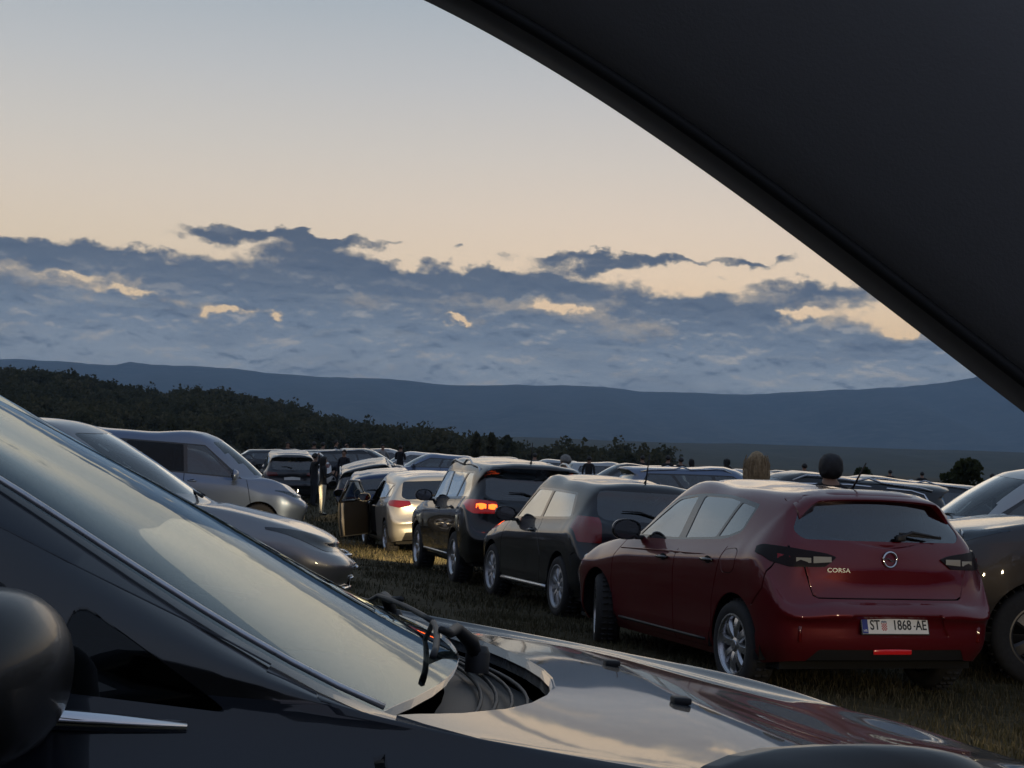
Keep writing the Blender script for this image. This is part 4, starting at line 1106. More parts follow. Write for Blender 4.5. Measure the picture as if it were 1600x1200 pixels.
for y in (-.66, .66):
    head_light(lit_hatch, P_HATCH, y, .66, 26, size=100, down=.0)
    bm = bmesh.new(); add_lathe(bm, [(.0005, .004), (.035, .0), (.045, -.01)], n=12); bmesh.ops.transform(bm, matrix=Matrix.Translation((y, P_HATCH['L'] / 2 - .13, .74)) @ Matrix.Rotation(math.pi / 2, 4, 'Z'), verts=bm.verts)
    bm_obj('headlight_bulb', bm, mat('lit_headlamp', (.5, .4, .2), .3, emit=(1, .8, .5), es=8), lit_hatch)
put(clone(SP['suv'][0], 'suv', 'grey SUV seen from behind, between the dark hatchback and the pale blue saloon', P_DARKGREY, LG), P_SUV, 461, 50, -12)
put(clone(SP['sedan'][0], 'saloon_car', 'dark saloon farthest back in the left row, only its roof showing', P_DARKGREY, LG), P_SEDAN, 440, 62, 80)
put(clone(SP['estate'][0], 'estate_car', 'dark estate parked left of the blue-grey saloon, facing right', P_BLUEBLACK, LG), P_ESTATE, 575, 56, 78)
put(clone(SP['sedan'][0], 'saloon_car', 'blue-grey saloon facing left behind the black SUV of the queue', P_BLUEGREY, LG), P_SEDAN, 690, 50, -82)
put(clone(SP['hatch'][0], 'hatchback', 'small white hatchback behind the person in white trousers', P_WHITE, LG), P_HATCH, 487, 56, -12)
put(clone(SP['hatch'][0], 'hatchback', 'pale hatchback far back, left of the people standing in the field', P_SILVER, RG), P_HATCH, 962, 60, 80)
put(clone(SP['hatch'][0], 'hatchback', 'dark hatchback whose roof shows behind the black hatchback', P_BLACK, RG), P_HATCH, 985, 47, -82)
put(clone(SP['estate'][0], 'estate_car', 'blue-grey estate standing between the black hatchback and the red one', P_BLUEGREY, RG), P_ESTATE, 966, 32, 82, 't')
put(clone(SP['sedan'][0], 'saloon_car', 'pale saloon far back, left of the blond person', P_SILVER, RG), P_SEDAN, 1120, 60, 66)
put(clone(SP['hatch'][0], 'hatchback', 'white hatchback far back, touching the blond hair in view', P_WHITE, RG), P_HATCH, 1158, 64, -70)
put(clone(SP['sedan'][0], 'saloon_car', 'pale saloon far back, just left of the dark-haired person', P_CHAMP, RG), P_SEDAN, 1262, 58, 75)
trim_estate = put(clone(SP['estate'][0], 'estate_car', 'dark estate with a bright window surround just beyond the red hatchback', P_BLACK, RG), P_ESTATE, 1500, 22, -84, 't')
for sx in (1, -1):
    bm = bmesh.new(); shx = None
    L_ = P_ESTATE['L']; W_ = P_ESTATE['W']
    pts = [(1.5, .98, .925), (2.2, 1.36, .755), (3.0, 1.385, .735), (3.9, 1.345, .735), (4.08, 1.30, .745), (4.20, 1.10, .86), (4.15, 1.055, .885), (3.0, 1.01, .915), (1.6, .97, .925)]
    add_tube(bm, [(sx * (W_ * yf + .012), L_ / 2 - x, z) for x, z, yf in pts], .016, 6); bm_obj('window_moulding', bm, M_CHROME, trim_estate)
put(clone(SP['estate'][0], 'estate_car', 'long dark estate behind the one with the bright window surround', P_DARKGREY, RG), P_ESTATE, 1555, 28, -86, 't')
put(clone(SP['suv'][0], 'suv', 'silver SUV facing left at the right edge, its windscreen beside the red car', P_SILVER, RG), P_SUV, 1305, 16.4, -84, 'n')
P_BIG = dict(P_SUV); P_BIG.update(L=4.8, W=.95, H=1.84, fa=.92, ra=3.78, R=.39, rim=.25, gc=.33, zh0=1.14, zc=1.31, belt0=1.20, belt1=1.25, zg=1.3, xg=4.68, xr=4.5, xa0=1.55, xw1=2.0, xa1=2.16, tailz=1.05, pillars=[(2.72, .06), (3.6, .12)], dlo_end=4.15, dlo_endb=4.3, platez=.95, mirror=1.3)
big, sh_g, made_g = build_car('suv', 'brownish grey off-roader nose on at the right edge, tall wheel and big mirror', P_BIG, P_BROWN, RG, rim=mat('dark_alloy', (.09, .09, .095), .4, metal=.7), style='five', detail=1, cat='suv', cladding=True)
put(big, P_BIG, 1425, 12.4, -84, 'n')
# the next car of the queue stands behind the red one, out of view, with its headlamps on
tail_car = clone(SP['hatch'][0], 'hatchback', 'dark hatchback waiting behind the red one with its headlamps on', P_DARKGREY, QG)
place(tail_car, 4.05, 5.2, -19, P_HATCH)
for y in (-.66, .66): head_light(tail_car, P_HATCH, y, .66, 28, size=100, down=.03)

for lab, src, pp, px, Y, hd, pt_ in (('dark hatchback squeezed in left of the pale blue saloon, far back', 'hatch', P_HATCH, 470, 66, 80, P_BLACK), ('silver estate far back above the dark estate', 'estate', P_ESTATE, 612, 68, 80, P_SILVER),
        ('white saloon far back behind the blue-grey saloon', 'sedan', P_SEDAN, 655, 64, -84, P_WHITE), ('dark saloon far back behind the roof of the black SUV', 'sedan', P_SEDAN, 800, 62, 80, P_DARKGREY),
        ('silver saloon far back behind the grey-haired man', 'sedan', P_SEDAN, 868, 66, -80, P_SILVER), ('dark hatchback far back below the trio on the field', 'hatch', P_HATCH, 1062, 66, 78, P_BLUE),
        ('black estate far back between the blond and the dark head', 'estate', P_ESTATE, 1222, 66, -82, P_BLACK), ('silver hatchback far back right of the dark head', 'hatch', P_HATCH, 1360, 62, 80, P_SILVER)):
    put(clone(SP[src][0], {'hatch': 'hatchback', 'estate': 'estate_car', 'sedan': 'saloon_car'}[src], lab, pt_, LG if px < 700 else RG), pp, px, Y, hd)
# ------------------------------------------------------------------ the parked car right beside us and the car we sit in
def parked_neighbour():
    p = dict(L=4.25, W=.89, H=1.455, fa=.90, ra=3.45, R=.32, rim=.215, tw=.205, zh0=.765, zc=.915, xw0=1.28, xa0=1.45, xw1=2.22, xa1=2.34, xr=3.95, zr=1.42, xg=4.12, zg=1.05,
             belt0=.935, belt1=.985, cant=.69, canth=.07, tailz=.84, fend=.03, xa=1)
    def tweak(n):
        n[4, 5, 2] = .884; n[4, 6, 2] = .897; n[4, 7, 2] = .908; n[4, 8, 2] = .912
        n[3, 5, 2] = .825; n[3, 6, 2] = .838; n[3, 7, 2] = .856; n[3, 8, 2] = .862; n[2, 5, 2] += .01; n[2, 6, 2] = .818
        # nearly flat screen, only a little bowed
        for c, bow, dz in ((5, .16, -.004), (6, .12, .0), (7, .08, .006)):
            a = n[c, 6]
            for r, w in ((7, .72), (8, 1.0)): n[c, r, 0] = a[0] - bow * w; n[c, r, 2] = a[2] + dz * w
            n[c, 7, 1] = a[1] * .55
        for r in (7, 8): n[8, r, 2] = n[7, r, 2] + .07; n[8, 6, 2] = n[7, 6, 2] + .045
    p['tweak'] = tweak
    body = paint('night_blue_paint', (.006, .009, .016), rough=.5, dust=.06)
    root = thing('car', 'dark blue car right beside us in the foreground, its bonnet and windscreen mirroring the sky', 'car', 'cars parked in the left row')
    sh = Shell(car_net(p), 10, 7, p['L']); L, W, H = p['L'], p['W'], p['H']
    add_arches(sh, p, .04)
    # side glass: quarter light and front door window
    sh.region('window_trim', rounded([(1.49, .975), (2.36, 1.325), (2.7, 1.352), (3.55, 1.32), (3.72, 1.05), (2.4, .985)], .03), 'side', M_GLOSSBLACK, off=-.001)
    sh.region('quarter_window', rounded([(1.60, .962), (1.78, .972), (1.755, 1.055)], .02), 'side', M_DARKGLASS, off=-.006)
    sh.region('window', rounded([(1.84, .985), (1.81, 1.06), (2.40, 1.295), (2.76, 1.32), (2.76, 1.02)], .025), 'side', M_DARKGLASS, off=-.006)
    sh.region('window', rounded([(2.84, 1.02), (2.84, 1.32), (3.45, 1.29), (3.58, 1.07)], .03), 'side', M_DARKGLASS, off=-.006)
    base = lambda y: 1.31 + .145 * (abs(y) / .76) ** 2.0
    ys = np.linspace(-.765, .765, 15)
    glass = [(base(y) + .001, y) for y in ys] + [(2.26 + .07 * (y / .6) ** 2, y * .785) for y in ys[::-1]]
    sh.region('windscreen', glass, 'top', M_WIND, off=-.003, cond=lambda c, n: c.x < 2.45 and n.z > .2 and c.z > .85)
    hood_r = lambda y: base(y) - .010 - .13 * max(0, 1 - (y / .745) ** 2) ** .8
    cowl = [(base(y) - .0, y) for y in ys] + [(hood_r(y), y) for y in ys[::-1]]
    sh.region('cowl_panel', cowl, 'top', M_PLASTIC, off=-.05, skirt=0, cond=lambda c, n: n.z > .3 and c.z > .7)
    hood = [(hood_r(y) - .003, y) for y in ys] + [(.86, .745), (.56, .70), (.33, .58), (.22, .3), (.20, 0), (.22, -.3), (.33, -.58), (.56, -.70), (.86, -.745)]
    hr = sh.region('bonnet', hood, 'top', body, off=.0015, skirt=.03, cond=lambda c, n: n.z > .2 and c.z > .55)
    sh.gap([(1.36, .30), (1.36, .62), (1.46, .93)]); sh.gap([(2.76, .26), (2.75, .6), (2.76, .96)]); sh.gap([(1.36, .26), (2.9, .26)])
    for s_ in (1, -1):
        sh.region('headlamp', rounded([(s_ * .50, .60), (s_ * .55, .70), (s_ * .82, .765), (s_ * .86, .72), (s_ * .78, .62)], .03), 'front', M_LENS, off=.003, cond=lambda c, n: n.x < -.06 and c.x < .8)
        sh.region('tail_lamp', rounded([(s_ * .55, .84), (s_ * .86, .86), (s_ * .83, 1.0), (s_ * .6, .98)], .03), 'rear', M_LAMPRED, off=.004, cond=lambda c, n: n.x > .1 and c.x > 3.6)
    sh.region('grille', rounded([(-.42, .52), (.42, .52), (.46, .65), (-.46, .65)], .03), 'front', M_PLASTIC, off=-.006, cond=lambda c, n: n.x < -.3)
    made = sh.build(root, body)
    ho = made[(hr, 0)]
    add_underbody(root, p); add_cabin(root, p); add_wheels(root, p, 'five', M_ALLOY)
    # cowl grille ribs, nozzles, wipers
    for k, y in enumerate((-.28, .18)):
        x = 1.02 - .0 * k; z = sh.top_z(x - .14, y) + .002; bm = bmesh.new()
        add_box(bm, (y, L / 2 - 1.0, sh.top_z(1.0, y) + .006), (.026, .026, .010), bevel=.003); bm_obj('washer_nozzle', bm, M_PLASTIC, ho, angle=.6)
    for (yp, ye) in ((-.06, .40), (-.62, -.12)):
        bm = bmesh.new(); P = lambda y, d, h: (y, L / 2 - (base(y) + d), sh.top_z(base(y) + d, y) + h)
        ym = (yp + ye) / 2 + .04
        arm = [P(yp, -.05, -.015), P(yp + .02, -.035, .012), P(yp + .07, -.005, .022), P(yp + .16, .012, .022), P(ym, .028, .020)]
        add_tube(bm, arm, [.011, .012, .009, .007, .005], 8)
        o = bm_obj('wiper_arm', bm, M_PLASTIC, root)
        bm = bmesh.new(); n = 9
        add_tube(bm, [P(yp - .04 + (ye - yp + .08) * i / n, .022 + .012 * math.sin(math.pi * i / n), .007 + .006 * math.sin(math.pi * i / n)) for i in range(n + 1)], .0045, 6)
        bm_obj('wiper_blade', bm, M_PLASTIC, o)
        bm = bmesh.new(); add_lathe(bm, [(.0005, .012), (.014, .010), (.019, 0), (.019, -.03)], 'Z', 14, P(yp, -.05, -.005)); bm_obj('wiper_cap', bm, M_PLASTIC, o)
    for k in range(4):                                           # moulded ribs of the cowl grille
        bm = bmesh.new(); u = .22 + .18 * k
        add_tube(bm, [(y, L / 2 - (base(y) - .13 * u * max(0, 1 - (y / .745) ** 2) - .008), sh.top_z(base(y) - .02, y) - .050 - .01 * u) for y in np.linspace(-.60, .60, 17)], .003, 6)
        bm_obj('cowl_rib', bm, M_PLASTIC, root)
    # bright strips: along the pillar plus an added sky glint under the door glass
    for sx in (1, -1):
        bm = bmesh.new(); pts = []
        for i in range(20):
            u = i / 19; y = .765 * (1 - .215 * u) + .010; x = base(.765) + (2.34 - base(.765)) * u
            pts.append((sx * y, L / 2 - x, sh.top_z(x, y) + .003))
        add_tube(bm, pts, .0035, 6); bm_obj('pillar_moulding', bm, M_ALLOY, root)
        bm = bmesh.new(); add_tube(bm, [(sx * (sh.half_y(x, .955) + .006), L / 2 - x, .952 + .012 * (x - 2)) for x in np.linspace(1.64, 3.5, 14)], [.007, .011] + [.011] * 12, 6); bm_obj('sill_sky_glint', bm, M_CHROME, root)
    add_mirrors(root, sh, p, body, x=1.80, z=1.0, size=.86, cap_mat=mat('mirror_shell', (.012, .012, .013), .35, coat=.4))
    place(root, 0, 0, 0, p)
    return root, sh, p
M_WIND = glass_mat('windscreen_glass', (.45, .55, .54), ior=1.52, rough=.022, boost=.9, gcol=(.68, .79, .85))
near_car, NSH, NP = parked_neighbour()

def own_car():
    """the car we sit in: only its left front corner is modelled (door, window frame, pillar, roof edge, mirror)"""
    root = thing('car', 'car we look out of, its black windscreen pillar filling the upper right corner', 'car')
    h = rad(80); f = Vector((math.sin(h), math.cos(h), 0)); l = Vector((-math.cos(h), math.sin(h), 0)); Z = Vector((0, 0, 1))
    trim = mat('pillar_trim', (.20, .19, .188), .7, bump=.08, bscale=900)
    ctl = np.array([(668, 0), (800, 76), (940, 163), (1060, 241), (1185, 330), (1270, 393), (1330, 440), (1400, 497), (1520, 588), (1600, 645)], float)
    cf = np.polyfit(ctl[:, 0], ctl[:, 1], 3); edge = [(px, float(np.polyval(cf, px))) for px in np.linspace(540, 1800, 40)]
    d = .50
    E = [at(px + 18, py - 22, d) for px, py in edge]
    bm = bmesh.new(); rows = []
    for i, e in enumerate(E):
        t_ = (E[min(i + 1, len(E) - 1)] - E[max(i - 1, 0)]).normalized(); across = (t_.cross(Vector((0, -1, 0)))).normalized()
        if across.z < 0: across = -across
        prof = [(-.004, .002), (.001, -.004), (.012, -.010), (.03, -.017), (.06, -.024), (.09, -.026), (.115, -.022), (.14, -.010), (.158, .03), (.148, .10), (.10, .115), (.04, .10), (.0, .05)]
        rows.append([bm.verts.new(e + across * (a + .006) + Vector((0, b, 0))) for a, b in prof])
    for a, b in zip(rows, rows[1:]):
        n = len(a)
        for k in range(n): bm.faces.new((a[k], a[(k + 1) % n], b[(k + 1) % n], b[k]))
    bm_obj('windscreen_pillar', bm, trim, root, angle=1.0)
    bm = bmesh.new(); add_tube(bm, [e + Vector((.0015, .0, .003)) for e in E], .0024, 8); bm_obj('window_seal', bm, mat('seal_rubber', (.03, .028, .028), .7), root)
    # outside: door, front wing, roof edge
    paint_ = paint('own_car_paint', (.02, .021, .024), metal=.4, rough=.28, dust=.2)
    o0 = Vector((0, .50, 0)); gz = ground_z(0, .3)
    def P(F, Lf, z): q = Vector((0, 0, 0)) + f * F + l * Lf; return Vector((q.x, q.y, z + gz))
    bm = bmesh.new(); prev = None
    for F in np.linspace(-1.3, 1.0, 14):
        q = [bm.verts.new(P(F, Lf, z)) for Lf, z in ((.50, .20), (.56, .30), (.575, .55), (.57, .75), (.53, .86), (.47, .875), (.40, .86), (.40, .3))]
        if prev:
            for k in range(7): bm.faces.new((prev[k], prev[k + 1], q[k + 1], q[k]))
        prev = q
    bm_obj('door', bm, paint_, root)
    bm = bmesh.new(); prev = None
    for F in np.linspace(1.005, 2.1, 12):
        dz = -.10 * ((F - 1) / 1.1) ** 1.6
        q = [bm.verts.new(P(F, Lf, z + dz)) for Lf, z in ((.52, .35), (.57, .60), (.56, .78), (.49, .87), (.35, .90), (-.35, .935), (-1.05, .90))]
        if prev:
            for k in range(6): bm.faces.new((prev[k], prev[k + 1], q[k + 1], q[k]))
        prev = q
    bm_obj('bonnet', bm, paint_, root)
    bm = bmesh.new(); prev = None
    for F in np.linspace(-1.6, .05, 8):
        q = [bm.verts.new(P(F, Lf, z)) for Lf, z in ((.36, 1.44), (.34, 1.49), (.1, 1.535), (-.35, 1.55), (-.8, 1.535), (-1.05, 1.49), (-1.05, 1.47), (-.35, 1.51), (.1, 1.50), (.33, 1.42))]
        if prev:
            for k in range(10): bm.faces.new((prev[k], prev[(k + 1) % 10], q[(k + 1) % 10], q[k]))
        prev = q
    bm_obj('roof', bm, paint_, root)
    # door mirror, bottom right
    c = at(1345, 1252, .86); bm = bmesh.new(); rows = []
    w, hh, dd = .088, .032, .075
    for i in range(9):
        t_ = i / 8 * math.pi / 2
        rows.append([bm.verts.new(c + f * (dd * math.cos(t_) - .03) + (l * .25 + f).normalized() * 0 + Vector((w * math.sin(t_) ** .7 * np.sign(math.cos(a)) * abs(math.cos(a)) ** .7, .06 * math.sin(t_) * math.cos(a), hh * math.sin(t_) ** .7 * np.sign(math.sin(a)) * abs(math.sin(a)) ** .7))) for a in np.linspace(0, 2 * math.pi, 24, endpoint=False)])
    for a, b in zip(rows, rows[1:]):
        for k in range(24): bm.faces.new((a[k], a[(k + 1) % 24], b[(k + 1) % 24], b[k]))
    bm.faces.new(rows[-1]); bmesh.ops.remove_doubles(bm, verts=bm.verts[:], dist=1e-5)
    bm_obj('side_mirror', bm, mat('mirror_shell', (.012, .012, .013), .35, coat=.4), root)
    return root
own_car()
def put_neighbour():
    h = rad(82); f = Vector((math.sin(h), math.cos(h), 0)); r = Vector((math.cos(h), -math.sin(h), 0))
    A = at(560, 1105, 1.4)                                  # foot of the near pillar
    c = A - f * (NP['L'] / 2 - 1.45) - r * .775
    place(near_car, c.x, c.y, 82, NP, roll=1.9)
    near_car.location.z += A.z - (near_car.matrix_basis @ Vector((.775, NP['L'] / 2 - 1.45, .978))).z
put_neighbour()
# ------------------------------------------------------------------ land
def interp(pts, x):
    xs = [p[0] for p in pts]; return float(np.interp(x, xs, [p[1] for p in pts]))
def land_mat(name, c1, c2, scale, rough=.95, c3=None, fine=None):
    m = bpy.data.materials.new(name); m.use_nodes = True; t = NT(m.node_tree); b = t.n['Principled BSDF']
    tc = t.new('ShaderNodeTexCoord'); n = t.noise(tc.outputs['Object'], scale, 8, .62)
    col = t.ramp(n, [(.32, c1), (.66, c2)])
    if fine: col = t.mix(t.smooth(t.noise(tc.outputs['Object'], fine, 6, .7), .45, .68), col, (*c3, 1))
    t.l.new(col, b.inputs['Base Color']); b.inputs['Roughness'].default_value = rough; b.inputs['Specular IOR Level'].default_value = .15
    return m
def grid_obj(name, V, nx, ny, m, smooth=True):
    F = [(j * nx + i, j * nx + i + 1, (j + 1) * nx + i + 1, (j + 1) * nx + i) for j in range(ny - 1) for i in range(nx - 1)]
    o = mesh_obj(name, V, F, m, None, smooth); o['kind'] = 'structure'; return o

def noise1(x, seed, oct=5, base=1.0, gain=.5):
    r = np.zeros_like(x, float); a = 1.0; f = base
    for k in range(oct):
        ph = np.random.default_rng(seed + k).uniform(0, 6.28, 3)
        r += a * (np.sin(x * f + ph[0]) + .6 * np.sin(x * f * 1.73 + ph[1]) + .4 * np.sin(x * f * 2.61 + ph[2])) / 2; a *= gain; f *= 2.07
    return r
def bumps(X, Y, wl, seed):
    r = 0.0
    for k in range(6):
        g = np.random.default_rng(seed + k); a = g.uniform(0, 6.28); f = 6.283 / wl * g.uniform(.6, 1.8)
        r += math.sin((X * math.cos(a) + Y * math.sin(a)) * f + g.uniform(0, 6.28))
    return r / 6
def field_z(X, Y): return ground_z(X, Y) + .018 * bumps(X, Y, 1.7, 5) + .03 * bumps(X, Y, 6.0, 15)

# the field: fine near us, coarse to the horizon
M_FIELD = land_mat('dry_field', (.030, .027, .015), (.060, .050, .028), 1.6, c3=(.085, .070, .040), fine=9.0)
xs = np.concatenate([-np.geomspace(19500, 13, 44), np.linspace(-12, 14, 105), np.geomspace(15, 19500, 44)])
ys = np.concatenate([-np.geomspace(9500, 8, 30), np.linspace(-7, 48, 190), np.geomspace(49, 16000, 60)])
grid_obj('ground', [(x, y, field_z(x, y) if abs(x) < 200 and abs(y) < 200 else -1.0) for y in ys for x in xs], len(xs), len(ys), M_FIELD)

def grass():
    g = np.random.default_rng(3)
    parts = []
    for n, x0, x1, y0, y1, h0, h1, w in ((150000, -4.5, 7.0, 6.5, 15.0, .02, .085, .0032), (90000, -6, 7.0, 15, 30, .03, .10, .006), (30000, -11, 6, 30, 60, .06, .17, .012)):
        x = g.uniform(x0, x1, n); y = g.uniform(y0, y1, n)
        clump = np.sin(x * 3.1 + 1.3 * np.sin(y * 2.3)) * np.sin(y * 2.7 + 1.7 * np.sin(x * 1.9)) + .6 * np.sin(x * 9 + 3 * np.sin(y * 7)) * np.sin(y * 8.3)
        q = 1.5 - (np.clip(y, 0, 60) - 10.4) * .25                      # two wheel ruts worn along the lane
        rut = np.maximum(np.exp(-((x - q + 1.15 + .12 * np.sin(y * .7)) / .20) ** 2), np.exp(-((x - q + 2.65 + .12 * np.sin(y * .7 + .5)) / .20) ** 2))
        keep = (g.uniform(-1.6, 1.1, n) < clump) & (g.uniform(0, 1, n) > rut * .85); x, y, clump = x[keep], y[keep], clump[keep]; n = len(x)
        z = np.array([field_z(a, b) for a, b in zip(x[:1], y[:1])])
        # bilinear ground lookup keeps this quick
        gx = np.linspace(x0, x1, 60); gy = np.linspace(y0, y1, 90); G = np.array([[field_z(a, b) for a in gx] for b in gy])
        fx = (x - x0) / (x1 - x0) * 59; fy = (y - y0) / (y1 - y0) * 89; i = np.minimum(fx.astype(int), 58); j = np.minimum(fy.astype(int), 88); u = fx - i; v = fy - j
        z = (G[j, i] * (1 - u) + G[j, i + 1] * u) * (1 - v) + (G[j + 1, i] * (1 - u) + G[j + 1, i + 1] * u) * v
        h = g.uniform(h0, h1, n) * (.65 + .35 * np.clip(clump, 0, 1)) * np.where(g.uniform(0, 1, n) < .04, 1.9, 1.0)
        a = g.uniform(0, 6.283, n); b = g.uniform(0, 6.283, n); ln = h * g.uniform(.15, .9, n)
        dx, dy = np.cos(a) * w, np.sin(a) * w; lx, ly = np.cos(b) * ln, np.sin(b) * ln
        V = np.stack([np.stack([x - dx, y - dy, z - .01], 1), np.stack([x + dx, y + dy, z - .01], 1), np.stack([x + dx * .7 + lx * .35, y + dy * .7 + ly * .35, z + h * .6], 1),
                      np.stack([x - dx * .7 + lx * .35, y - dy * .7 + ly * .35, z + h * .6], 1), np.stack([x + lx, y + ly, z + h], 1)], 1)
        parts.append((V.reshape(-1, 3), g.uniform(0, 1, n)))
    V = np.concatenate([p[0] for p in parts]); r = np.concatenate([p[1] for p in parts]); n = len(r)
    base = (np.arange(n) * 5)[:, None]
    loops = np.concatenate([(base + np.array([0, 1, 2, 3])), (base + np.array([3, 2, 4]))], 1).ravel()
    starts = (np.arange(n)[:, None] * 7 + np.array([0, 4])).ravel(); tot = np.tile([4, 3], n)
    me = bpy.data.meshes.new('grass'); me.vertices.add(len(V)); me.vertices.foreach_set('co', V.ravel().astype(np.float32))
    me.loops.add(len(loops)); me.loops.foreach_set('vertex_index', loops.astype(np.int32))
    me.polygons.add(len(starts)); me.polygons.foreach_set('loop_start', starts.astype(np.int32)); me.polygons.foreach_set('loop_total', tot.astype(np.int32))
    at_ = me.attributes.new('tint', 'FLOAT', 'POINT'); at_.data.foreach_set('value', np.repeat(r, 5).astype(np.float32))
    me.update(calc_edges=True)
    m = bpy.data.materials.new('dry_grass_blades'); m.use_nodes = True; t = NT(m.node_tree); b = t.n['Principled BSDF']
    a = t.new('ShaderNodeAttribute', attribute_name='tint')
    t.l.new(t.ramp(a.outputs['Fac'], [(0, (.032, .033, .016)), (.4, (.050, .046, .024)), (.75, (.080, .069, .040)), (1, (.12, .102, .062))]), b.inputs['Base Color'])
    b.inputs['Roughness'].default_value = .8; b.inputs['Specular IOR Level'].default_value = .2
    me.materials.append(m); o = link(bpy.data.objects.new('grass', me)); o['kind'] = 'stuff'; o['label'] = 'short dry grass trodden down between the cars'; o['category'] = 'grass'
grass()

# ---- mountains behind, foothills, wooded hill on the left
def ridge_strip(name, prof, Y, depth, foot, m, nx, ny, seed, rough, px0=-3200, px1=4600):
    pxs = np.linspace(px0, px1, nx); nz = noise1(pxs, seed, 6, .010, .55)
    V = []
    for j in range(ny):
        v = j / (ny - 1)
        for i, px in enumerate(pxs):
            top = at(px, interp(prof, px) - nz[i] * rough, Y)
            x = top.x / Y; y = Y - depth * (1 - v) ** 1.0
            gul = math.sin(px * .021 + 2.2 * math.sin(px * .0047 + seed) + v * 1.2) * .5 + math.sin(px * .057 + seed * 2 + v * 2.5) * .3
            zz = foot + (top.z - foot) * (v ** 1.25) * (1 + .22 * gul * math.sin(math.pi * v))
            V.append((x * (y * .35 + Y * .65), y, zz))
    for i, px in enumerate(pxs):                                   # back slope
        a = V[(ny - 1) * nx + i]; V.append((a[0] * 1.3, a[1] + depth * .8, foot))
    return grid_obj(name, V, nx, ny + 1, m)
M_MOUNT = land_mat('mountain_scrub', (.020, .026, .026), (.060, .064, .058), .0022, c3=(.095, .09, .08), fine=.012)
MPROF = [(-3200, 470), (-1500, 500), (-600, 540), (0, 562), (100, 565), (180, 571), (205, 566), (235, 571), (300, 571), (430, 581), (560, 591), (700, 603), (800, 601), (880, 602), (1000, 609), (1150, 616), (1280, 612), (1400, 607), (1480, 597), (1520, 590), (1600, 566), (1800, 520), (2500, 540), (4600, 640)]
ridge_strip('mountain', MPROF, 8500, 3800, -8, M_MOUNT, 700, 22, 11, 2.6)
M_FOOT = land_mat('foothill_scrub', (.030, .036, .024), (.055, .058, .040), .012, c3=(.020, .026, .018), fine=.08)
FPROF = [(-3200, 560), (0, 640), (700, 681), (860, 685), (1000, 690), (1200, 694), (1400, 701), (1600, 708), (2200, 735), (4600, 880)]
ridge_strip('foothill', FPROF, 2600, 1500, -4, M_FOOT, 420, 10, 31, 1.2)

HPROF = [(-900, 500), (-300, 555), (0, 584), (60, 586), (110, 590), (150, 600), (190, 611), (230, 618), (255, 622), (300, 617), (350, 620), (400, 628), (450, 638), (500, 655), (560, 668), (620, 678), (680, 685), (750, 693), (800, 699), (860, 708), (930, 719), (1000, 732), (1100, 745)]
HY0, HY1 = 210.0, 620.0
def hill_z(X, Y):
    if Y < HY0: return -1.5
    px = 800 + X / Y * FPX; top = at(px, interp(HPROF, px), HY1).z - 3.8
    v = min(1, (Y - HY0) / (HY1 - HY0)); b = 1.3 * bumps(X, Y, 110, 40) * v
    back = max(0, Y - HY1)
    return -1.5 + max(-.4, (top + 1.5)) * (v * v * (3 - 2 * v)) + b - back * .12
M_HILL = land_mat('hill_scrub', (.035, .036, .022), (.075, .068, .042), .12, c3=(.11, .094, .062), fine=.5)
hx = np.linspace(-1.0, .16, 120); hy = np.linspace(HY0, 800, 60)
grid_obj('hill', [(a * y, y, hill_z(a * y, y)) for y in hy for a in hx], len(hx), len(hy), M_HILL)

M_LEAF = None
def leaf_mat(name, c1, c2, c3):
    m = bpy.data.materials.new(name); m.use_nodes = True; t = NT(m.node_tree); b = t.n['Principled BSDF']
    a = t.new('ShaderNodeAttribute', attribute_name='tint')
    t.l.new(t.ramp(a.outputs['Fac'], [(0, c1), (.55, c2), (1, c3)]), b.inputs['Base Color']); b.inputs['Roughness'].default_value = .8; b.inputs['Specular IOR Level'].default_value = .1
    tl = t.new('ShaderNodeBsdfTranslucent'); t.l.new(b.inputs['Base Color'].links[0].from_socket, tl.inputs[0]); mx = t.new('ShaderNodeMixShader'); mx.inputs[0].default_value = .45
    t.l.new(b.outputs[0], mx.inputs[1]); t.l.new(tl.outputs[0], mx.inputs[2]); t.l.new(mx.outputs[0], t.n['Material Output'].inputs['Surface'])
    return m
M_WOOD = leaf_mat('woodland_leaves', (.044, .048, .027), (.074, .073, .040), (.13, .115, .068))
M_BUSH = leaf_mat('bush_leaves', (.024, .034, .012), (.045, .052, .018), (.075, .070, .026))
M_BARK = mat('bark', (.035, .028, .022), .95, var=.3, vscale=6)
def crown_quads(g, c, rx, rz, n, size):
    """leaf clumps on and inside a few lobes"""
    k = g.integers(4, 8); lob = g.normal(0, 1, (k, 3)); lob /= np.linalg.norm(lob, axis=1)[:, None]; lob *= g.uniform(.25, .62, (k, 1)); lr = g.uniform(.38, .62, k)
    w = g.integers(0, k, n); d = g.normal(0, 1, (n, 3)); d /= np.linalg.norm(d, axis=1)[:, None]
    p = (lob[w] + d * (lr[w] * g.uniform(.55, 1.08, n) ** .6)[:, None]) * np.array([rx, rx, rz]) + np.array(c)
    u = g.normal(0, 1, (n, 3)); u /= np.linalg.norm(u, axis=1)[:, None]; v = np.cross(u, g.normal(0, 1, (n, 3))); v /= np.linalg.norm(v, axis=1)[:, None]
    s = (size * g.uniform(.55, 1.3, n))[:, None]
    Q = np.stack([p - u * s - v * s * .6, p + u * s - v * s * .6, p + u * s * .7 + v * s * .7, p - u * s * .8 + v * s * .6], 1)
    return Q.reshape(-1, 3), np.repeat(np.clip(g.uniform(0, 1) * .55 + g.uniform(0, 1, n) * .45, 0, 1), 4)
